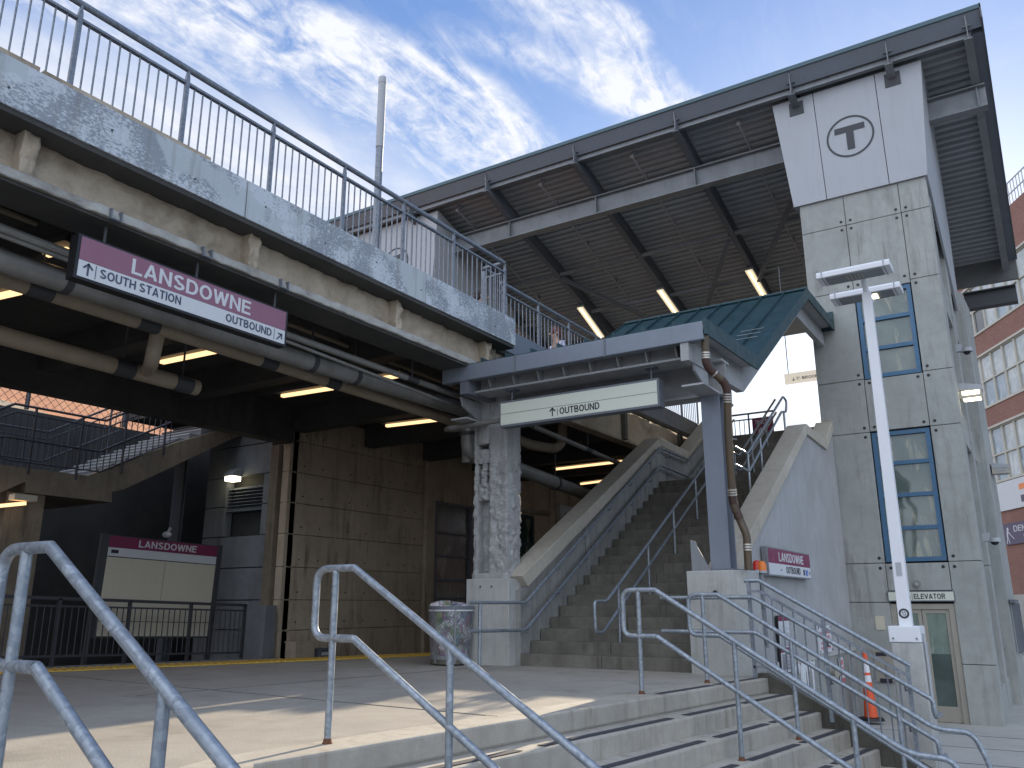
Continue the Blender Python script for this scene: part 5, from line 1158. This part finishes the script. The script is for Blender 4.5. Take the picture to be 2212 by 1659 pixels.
for pa, pb, lb in (((350, 780), (465, 756), 'behind the tan pipe elbow'), ((610, 853), (718, 836), 'left of the grey conduits'), ((795, 820), (862, 809), 'just behind the thick grey pipe'), ((835, 918), (945, 905), 'left of the concrete column'), ((-60, 650), (54, 624), 'at the left edge of the photo'), ((1200, 1012), (1345, 995), 'right of the concrete column'), ((1255, 1044), (1330, 1034), 'lowest, right of the concrete column'), ((100, 545), (150, 537), 'half hidden behind the hanging sign')):
    a = at(*pa, z=4.42); b = at(*pb, z=4.42)
    l = thing('ceiling_lamp', 'warm strip lamp under the bridge, '+lb, 'lamp', tuple((a+b)/2), 'strip lamps under the bridge')
    MB().beam(a-V(.1, 0, -.05), b+V(.1, 0, .05), .24, .06).build('housing', m_dark, l); MB().beam(a+V(0, 0, -.02), b+V(0, 0, -.02), .075, .05).build('diffuser', m_lampwarm, l)
# ---------------------------------------------------------------- concrete house at the far side of the track
hb = thing('platform_building', 'stained brown concrete building beyond the track under the bridge', 'building', (-14.5, 14, -.5))
WXB, WYA = -13.5, 12.24
zr = [-.6, .34, .95, 1.62, 2.30, 2.96, 3.62, 4.30, 4.94]
yr = [12.30, 13.75, 15.25, 16.95]
for z0, z1 in zip(zr, zr[1:]):
    for y0, y1 in zip(yr, yr[1:]): box(WXB-.2, WXB, y0+(.003 if y0 > 12.4 else 0), y1-.003, z0+.005, z1-.005).build('wall_panel', m_brown, hb, .006)
    box(-16.08, -14.0, WYA, WYA+.2, z0+.01, z1-.01).build('wall_panel', m_greywall, hb, .006) if not (z0 > 2.2 and z0 < 3.2) else [box(-16.08, -15.38, WYA, WYA+.2, z0+.01, z1-.01).build('wall_panel', m_greywall, hb, .006), box(-14.19, -14.0, WYA, WYA+.2, z0+.01, z1-.01).build('wall_panel', m_greywall, hb)]
box(-16, WXB-.21, WYA+.25, 17.2, -.6, 4.93).build('core', m_under, hb)
box(WXB-.25, WXB+.10, 16.96, 17.30, -.6, 4.93).build('pilaster', m_brown, hb)
th2 = None
for z in zr[1:-1]:
    for y in [12.75, 13.3, 14.2, 14.8, 15.6, 16.2, 16.6]:
        if th2 is None: th2 = MB().disc((WXB-.003, y, z+.16), (1, 0, 0), .02, .006, 8).build('tie_hole', m_black, hb); to = (y, z)
        else: copy(th2, hb, (0, y-to[0], z-to[1]))
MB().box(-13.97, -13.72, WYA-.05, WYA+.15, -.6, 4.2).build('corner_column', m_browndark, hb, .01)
box(-13.98, -13.5, WYA+.16, WYA+.3, -.6, 4.93).build('corner_recess', m_brown, hb)
box(-14.15, -13.45, WYA-.35, WYA-.055, -.6, .84).build('column_base', m_greywall, hb, .01)
lv = MB(); lv.box(-15.38, -14.19, WYA+.16, WYA+.2, 2.86, 3.40)
for k in range(7): lv.prism([(-15.36, WYA+.02, 2.89+k*.073), (-15.36, WYA+.15, 2.94+k*.073), (-15.36, WYA+.15, 2.95+k*.073), (-15.36, WYA+.02, 2.90+k*.073)], (1.15, 0, 0))
lv.box(-15.38, -15.34, WYA+.01, WYA+.15, 2.86, 3.40); lv.box(-15.38, -14.19, WYA+.005, WYA+.15, 2.84, 2.88); lv.build('louvre', m_steel, hb)
wl = thing('wall_lamp', 'glowing wall lamp above the louvre of the platform building', 'lamp', (-15.06, WYA, 3.6))
MB().prism([(-15.2, WYA, 3.78), (-15.2, WYA-.10, 3.78), (-15.2, WYA-.26, 3.66), (-15.2, WYA-.26, 3.60), (-15.2, WYA, 3.60)], (.30, 0, 0)).build('hood', m_panel, wl); box(-15.18, -14.92, WYA-.24, WYA-.02, 3.50, 3.597).build('lens', m_lampcool, wl)
# glazed front right of the brown wall and further walls
gf = thing('glazed_front', 'dim glazed storefront between the brown wall and the concrete column', 'window', (-13.5, 18, -.6))
gl_ = MB()
for z in (-.5, .25, 1.0, 1.47, 2.09, 2.68, 3.45): gl_.box(-13.56, -13.44, 17.35, 20.6, z-.03, z+.03)
for y in (17.38, 18.95, 20.55): gl_.box(-13.57, -13.43, y-.05, y+.05, -.6, 3.5)
gl_.build('frame', m_steel, gf); 
for za, zb in zip((-.47, .28, 1.03, 1.5, 2.12, 2.71), (.22, .97, 1.44, 2.06, 2.65, 3.42)): box(-13.53, -13.5, 17.43, 18.9, za, zb).build('pane', m_glassgrey, gf); box(-13.53, -13.5, 19.0, 20.5, za, zb).build('pane', m_glassgrey, gf)
fw_ = thing('far_wall', 'brown concrete wall with a green framed window behind the stair', 'wall', (-13.5, 22, -.6))
box(-13.8, -13.5, 22.45, 29.3, -.6, 4.93).build('wall', m_brown, fw_); box(-13.8, -13.5, 20.61, 22.44, 3.5, 4.93).build('wall', m_brown, fw_); box(-13.8, -13.5, 20.61, 22.44, -.6, 1.75).build('wall', m_brown, fw_); box(-13.8, -13.5, 17.35, 20.6, 3.5, 4.93).build('wall', m_brown, fw_)
wn = MB()
for z in (1.78, 2.65, 3.47): wn.box(-13.62, -13.5, 20.65, 22.42, z-.05, z+.05)
for y in (20.68, 21.5, 22.4): wn.box(-13.63, -13.49, y-.05, y+.05, 1.75, 3.5)
wn.build('window', m_green, fw_)
for za, zb in ((1.83, 2.6), (2.7, 3.42)):
    for ya_, yb_ in ((20.73, 21.45), (21.55, 22.35)): box(-13.58, -13.56, ya_, yb_, za, zb).build('pane', m_glassgreen, fw_)
df = thing('door_frame', 'white steel door frame beyond the stair wall', 'door frame', (-13.5, 24.6, 1))
a = at(1207, 1090, x=-13.4); box(-13.5, -13.35, a.y, a.y+.25, -.6, a.z).build('jamb', m_signwhite, df); box(-13.5, -13.35, a.y+.251, a.y+2.6, a.z-.25, a.z).build('lintel', m_signwhite, df)
# fence beyond the track and name board
fe = thing('platform_fence', 'dark balustered fence beyond the track, in front of the name board', 'fence', (-13.4, 9, -.2))
def F(y, v): # v 0 bottom rail, 1 sub rail, 2 top rail
    t = (y-6.711)/(11.334-6.711); return (.105+(-.034-.105)*t, .862+(.74-.862)*t, .985+(.842-.985)*t)[v]
FY0, FY1 = 3.0, 11.36
for v, w in ((0, .035), (1, .03), (2, .05)): MB().beam((-13.4, FY0, F(FY0, v)), (-13.4, FY1, F(FY1, v)), w, w).build(('lower_rail', 'upper_rail', 'top_rail')[v], m_fence, fe)
y = FY1-.03; k = 0
while y > FY0:
    if k % 11 == 0: MB().beam((-13.4, y, F(y, 0)-.30), (-13.4, y, F(y, 2)), .05, .05, (0, 1, 0)).build('post', m_fence, fe)
    else: MB().tube([(-13.4, y, F(y, 0)), (-13.4, y, F(y, 1))], .010, 5).build('baluster', m_fence, fe)
    y -= .112; k += 1
MB().prism([(-13.5, 2.5, -.6), (-13.5, 2.5, .02), (-13.5, 12.0, -.16), (-13.5, 12.0, -.6)], (.35, 0, 0)).build('footing', m_greywall, fe)
nb = thing('name_board', 'LANSDOWNE platform name board with maroon header and blank cream panels', 'sign', (-14.2, 10, .3))
B4 = [at(*cpt(7, *p), x=-14.2) for p in ((715, 152), (1410, 225), (1340, 805), (615, 805))]
def bp(u, v): # u along, v up 0..1
    return (B4[3]*(1-u)+B4[2]*u)*(1-v)+(B4[0]*(1-u)+B4[1]*u)*v
def quad(u0, u1, v0, v1, o, nm, mt, th=.006):
    m = MB().prism([bp(u0, v0)+V(o, 0, 0), bp(u1, v0)+V(o, 0, 0), bp(u1, v1)+V(o, 0, 0), bp(u0, v1)+V(o, 0, 0)], (th, 0, 0)); return m.build(nm, mt, nb)
quad(-.03, 1.03, -.02, 1.01, -.10, 'case', m_dark, .095)
quad(0, 1, .885, 1, 0, 'header', m_maroon); quad(0, 1, .795, .882, 0, 'white_band', m_signwhite)
quad(0, .508, .36, .785, 0, 'blank_panel', m_board); quad(.512, 1, .36, .785, 0, 'blank_panel', m_board); quad(0, 1, .15, .352, 0, 'blank_panel', m_board); quad(0, 1, .0, .143, 0, 'blank_panel', m_board)
ud = (bp(1, .9)-bp(0, .9)); vd = (bp(.3, 1)-bp(.3, .8))
text('LANSDOWNE', 'lettering', m_signwhite, nb, bp(.25, .908)+V(.007, 0, 0), ud, vd, ud.length*.54, .125, .03)
quad(.025, .085, .825, .86, .007, 'scrawl_sticker', m_ink)
for u in (-.045, 1.045): MB().beam(bp(u, 1.02)-V(.05, 0, 0), bp(u, -.3)-V(.05, 0, 0), .07, .07, (0, 1, 0)).build('post', m_dark, nb)
# far stair with landing
fs = thing('far_stair', 'brown concrete stair with dark railings climbing to the street at the far left', 'stair', (-15, 8, 2))
def pw(pts, x, w, nm, mt, root): return MB().prism([at(*p, x=x) for p in pts], (-w, 0, 0)).build(nm, mt, root)
xs_ = -15.0
P = lambda *p: tuple(at(*q4(*p), x=xs_))
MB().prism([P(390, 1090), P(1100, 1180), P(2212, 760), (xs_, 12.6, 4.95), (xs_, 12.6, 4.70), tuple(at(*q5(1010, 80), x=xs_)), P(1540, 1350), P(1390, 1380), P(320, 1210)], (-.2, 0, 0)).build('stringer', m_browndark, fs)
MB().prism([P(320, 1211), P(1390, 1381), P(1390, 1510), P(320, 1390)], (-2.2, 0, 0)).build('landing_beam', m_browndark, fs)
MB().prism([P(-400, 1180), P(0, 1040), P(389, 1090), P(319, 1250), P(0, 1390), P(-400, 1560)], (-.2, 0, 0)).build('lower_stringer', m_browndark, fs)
a = at(*q4(1100, 1170), x=xs_); b = at(*q4(2212, 735), x=xs_); g_ = (b.z-a.z)/(b.y-a.y)
for k in range(18):
    y = a.y+k*.28; z = a.z+k*.28*g_; box(xs_-2.0, xs_-.21, y, y+.32, z-.12, z+.02).build('step', m_greywall, fs); box(xs_-2.0, xs_-.20, y-.012, y-.002, z-.005, z+.022).build('nosing', m_panel, fs)
box(xs_-2.0, xs_-.21, 7.0, a.y, a.z-.2, a.z).build('landing', m_greywall, fs)
fr_ = thing('stair_railing', 'dark balustered railing along the far left stair', 'railing', (xs_, 8, 3), 'railings of the far stair')
def plpath(pts, x): return [tuple(at(*q4(*p), x=x)) for p in pts]
def farrail(root, x, dx=0):
    T = plpath([(-300, 470), (0, 350), (190, 285), (1320, 495), (2212, 130)], x); U = plpath([(-300, 570), (0, 450), (200, 385), (1300, 590), (2212, 240)], x); Lw = plpath([(-300, 1060), (0, 950), (100, 985), (1240, 1130), (2212, 735)], x); M = plpath([(-300, 880), (0, 690), (120, 700), (1240, 880), (2212, 480)], x)
    sh = lambda L: [(p[0]+dx, p[1], p[2]) for p in L]
    T, U, Lw, M = sh(T), sh(U), sh(Lw), sh(M)
    MB().tube(T, .024, 8).build('top_rail', m_fence, root); MB().tube(U, .015, 6).build('upper_rail', m_fence, root); MB().tube(Lw, .015, 6).build('lower_rail', m_fence, root); MB().tube(M, .022, 6).build('grab_rail', m_fence, root)
    def zat(L, y):
        for p, q in zip(L, L[1:]):
            if p[1] <= y <= q[1]: return p[2]+(q[2]-p[2])*(y-p[1])/(q[1]-p[1])
    y = T[0][1]+.1; k = 0
    while y < T[-1][1]-.05:
        za, zb = zat(Lw, y), zat(U if k % 7 else T, y)
        if za is not None and zb is not None: MB().tube([(x+dx, y, za-(0 if k % 7 else .2)), (x+dx, y, zb)], .010 if k % 7 else .024, 5).build('baluster' if k % 7 else 'post', m_fence, root)
        y += .125; k += 1
farrail(fr_, xs_)
fr2 = thing('stair_railing', 'second dark railing along the back of the far left stair', 'railing', (xs_-2, 8, 3), 'railings of the far stair')
farrail(fr2, xs_, -2.0)
co = thing('landing_column', 'square concrete column under the far stair landing', 'column', (-15.3, 7.7, -.5)); box(-15.6, -15.05, 7.40, 8.06, -.6, 2.75).build('shaft', m_browndark, co)
fl = thing('ceiling_lamp', 'strip lamp under the far stair landing at the left edge', 'lamp', (-15.05, 7, 2.5), 'strip lamps under the bridge')
a = at(*q4(-60, 1560), x=-14.7); b = at(*q4(300, 1525), x=-14.7); MB().beam(a, b, .14, .06).build('diffuser', m_lampwarm, fl); box(-14.8, -14.6, b.y-.22, b.y+.16, b.z+.04, b.z+.14).build('housing', m_board, fl)
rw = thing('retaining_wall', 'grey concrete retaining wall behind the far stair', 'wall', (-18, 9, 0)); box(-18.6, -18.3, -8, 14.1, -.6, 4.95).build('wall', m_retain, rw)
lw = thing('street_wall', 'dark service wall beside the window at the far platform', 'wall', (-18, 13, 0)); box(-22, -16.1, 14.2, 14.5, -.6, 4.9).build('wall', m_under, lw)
gw = MB(); A0 = (-20.73, 3.56); B0 = (-19.77, 4.36)
for x in (-20.74, -20.42, -20.09, -19.77): gw.box(x-.022, x+.022, 14.14, 14.19, 3.53, 4.9)
for z in (3.55, 4.10, 4.62): gw.box(-20.75, -19.76, 14.13, 14.195, z-.022, z+.022)
w_ = gw.build('window', m_panel, lw); box(-20.72, -19.79, 14.15, 14.17, 3.57, 4.88).build('pane', m_glassdark, w_)
pw1 = thing('steel_post', 'slim dark blue steel post between the grid window and the grey wall', 'column', (-16.9, 12, -.5)); MB().ibeam((-16.75, 12.0, -.6), (-16.75, 12.0, 4.9), .2, .2, .02, (0, 1, 0)).build('shaft', m_steel, pw1)
bb = thing('brick_building', 'orange brick building with pale stone bands seen past the far stair', 'building', (-25, 8, 0)); bb.rotation_euler = (0, 0, R(22))
def rbox(*a): m = MB().box(*a); return m
def bbuild(m, nm, mt): m.v = [p+Vector(bb.location) for p in m.v]; return m.build(nm, mt, bb)
bbuild(rbox(-2, 1, -22, 22, -.6, 11), 'wall', m_brickorange)
for z in (5.35, 6.5, 7.9): bbuild(rbox(1.002, 1.06, -22, 22, z, z+.22), 'stone_band', m_cope)
cf = thing('mesh_fence', 'chain link fence on posts above the far stair', 'fence', (-18.4, 6, 5))
for y in (4.6, 6.9, 9.2, 11.5): MB().tube([(-18.45, y, 5.0), (-18.45, y, 8)], .05, 8).build('post', m_fence, cf)
m = MB()
for k in range(60):
    y = 2.5+k*.2; m.tube([(-18.45, y, 5.05), (-18.45, y+2.2, 7.25)], .006, 3, False); m.tube([(-18.45, y+2.2, 5.05), (-18.45, y, 7.25)], .006, 3, False)
m.build('chain_link', m_fence, cf)
# boxes at the wall foot
for nm, lb, y0, y1, z1 in (('cardboard_box', 'brown box standing at the foot of the brown wall', 12.45, 12.98, .10), ('equipment_box', 'low grey box with a white label at the foot of the brown wall', 13.10, 13.48, -.07)):
    b_ = thing(nm, lb, 'box', (-13.2, y0, -.3)); box(-13.42, -13.12, y0, y1, -.6, z1).build('body', m_brown if 'card' in nm else m_steel, b_, .006); box(-13.44, -13.10, y0-.012, y1+.012, z1+.001, z1+.03).build('lid', m_brown if 'card' in nm else m_steel, b_)
    if 'equip' in nm: box(-13.118, -13.112, y0+.08, y0+.27, z1-.10, z1-.04).build('paper_label', m_signwhite, b_)
# ---------------------------------------------------------------- brick office building at the right
ob = thing('office_building', 'red brick office building with bands of tall pale windows at the right edge', 'building', (0, 42, -2))
U = Vector((-.4711, .8821, 0)); NF = Vector((.8821, .4711, 0)); O0 = Vector((0, 42, 0))
def fbox(u0, u1, d0, d1, z0, z1): # d measured out of the facade, towards the street
    m = MB(); q = [O0+U*u-NF*d for u, d in ((u0, d0), (u1, d0), (u1, d1), (u0, d1))]; return m.prism([p+V(0, 0, z0) for p in q], (0, 0, z1-z0))
UA, UB = -10, 14
bands = [(1.25, 6.35), (8.95, 9.93), (12.50, 13.58), (16.1, 18.2)]
for z0, z1 in bands: fbox(UA, UB, -.4, 0, z0, z1).build('brick_band', m_brickred, ob)
fbox(UA, UB, -.42, .03, -3, 1.24).build('stone_base', m_walk, ob)
fbox(UA, UB, -8, -.45, -3, 18.0).build('core', m_stairwall, ob)
rows = [(6.36, 8.94, 7.62), (9.94, 12.49, 11.22), (13.59, 16.09, 14.8)]
fm = MB(); win0 = None
for z0, z1, zm in rows:
    u = UA+.35; 
    while u < UB-1:
        f = MB()
        for a, b, c_, d_ in ((u, u+1.09, z0, z0+.07), (u, u+1.09, z1-.10, z1), (u+.05, u+1.04, zm-.035, zm+.035), (u, u+.06, z0+.071, z1-.101), (u+1.03, u+1.09, z0+.071, z1-.101)): 
            q = fbox(a, b, -.15, -.03, c_, d_); f.add(q.v, q.f)
        w_ = f.build('window', m_winframe, ob)
        for a, b in ((z0+.08, zm-.04), (zm+.04, z1-.11)): fbox(u+.065, u+1.025, -.12, -.10, a, b).build('pane', random.choice((m_paneblue, m_paneblue, m_panewhite, m_panedark)) if a < zm-.5 else random.choice((m_paneblue, m_panewhite)), w_)
        u += 1.10
    for zz in (z0, z1): fbox(UA, UB, .002, .05, zz-.05, zz+.05).build('sill', m_winframe, ob)
rl2 = thing('roof_railing', 'white railing on the roof of the red brick office building', 'railing', (0, 42, 18))
m = MB(); 
for z in (18.75, 19.3): q = fbox(UA, UB, -.12, -.08, z, z+.05); q.build('rail', m_panel, rl2)
for k in range(int((UB-UA)/.25)):
    q = fbox(UA+k*.25, UA+k*.25+.03, -.115, -.085, 18.2, 19.3); m.add(q.v, q.f)
m.build('bars', m_panel, rl2)
ba = thing('banner', 'white banner with orange and purple emblem hung on the brick office building', 'banner', (0, 42, 5)); 
fbox(-4.0, 3.61, .055, .075, 4.98, 6.27).build('cloth', m_signwhite, ba)
fbox(.6, 1.55, .076, .080, 5.75, 6.0).build('orange_mark', m_amber, ba); fbox(.8, 1.5, .076, .080, 5.2, 5.5).build('purple_mark', m_purple, ba)
bd = thing('banner', 'dark purple banner with a white batter figure and DEM lettering on the brick office building', 'banner', (0, 42, 4))
fbox(-4.0, 3.47, .055, .075, 3.44, 4.39).build('cloth', m_purple, bd)
def bt_(s, u_left, w, z, h): text(s, 'lettering', m_signwhite, bd, O0+U*u_left-NF*.077+V(0, 0, z), -U, (0, 0, 1), w, h, .0)
bt_('DEM', 2.55, 1.15, 3.98, .26); bt_('L', 1.75, .16, 3.60, .22)
fg = MB()
def fp(u, z): return O0+U*u-NF*.079+V(0, 0, z)
for a, b, w in (((3.1, 4.2), (3.08, 4.05), .14), ((3.12, 4.05), (3.2, 3.80), .12), ((3.2, 3.80), (3.3, 3.48), .05), ((3.16, 3.80), (3.05, 3.48), .05), ((3.08, 4.02), (2.9, 3.88), .05), ((2.92, 3.88), (2.6, 3.66), .035)): fg.beam(fp(*a), fp(*b), w, .004, tuple(NF))
fg.build('batter_figure', m_signwhite, bd)
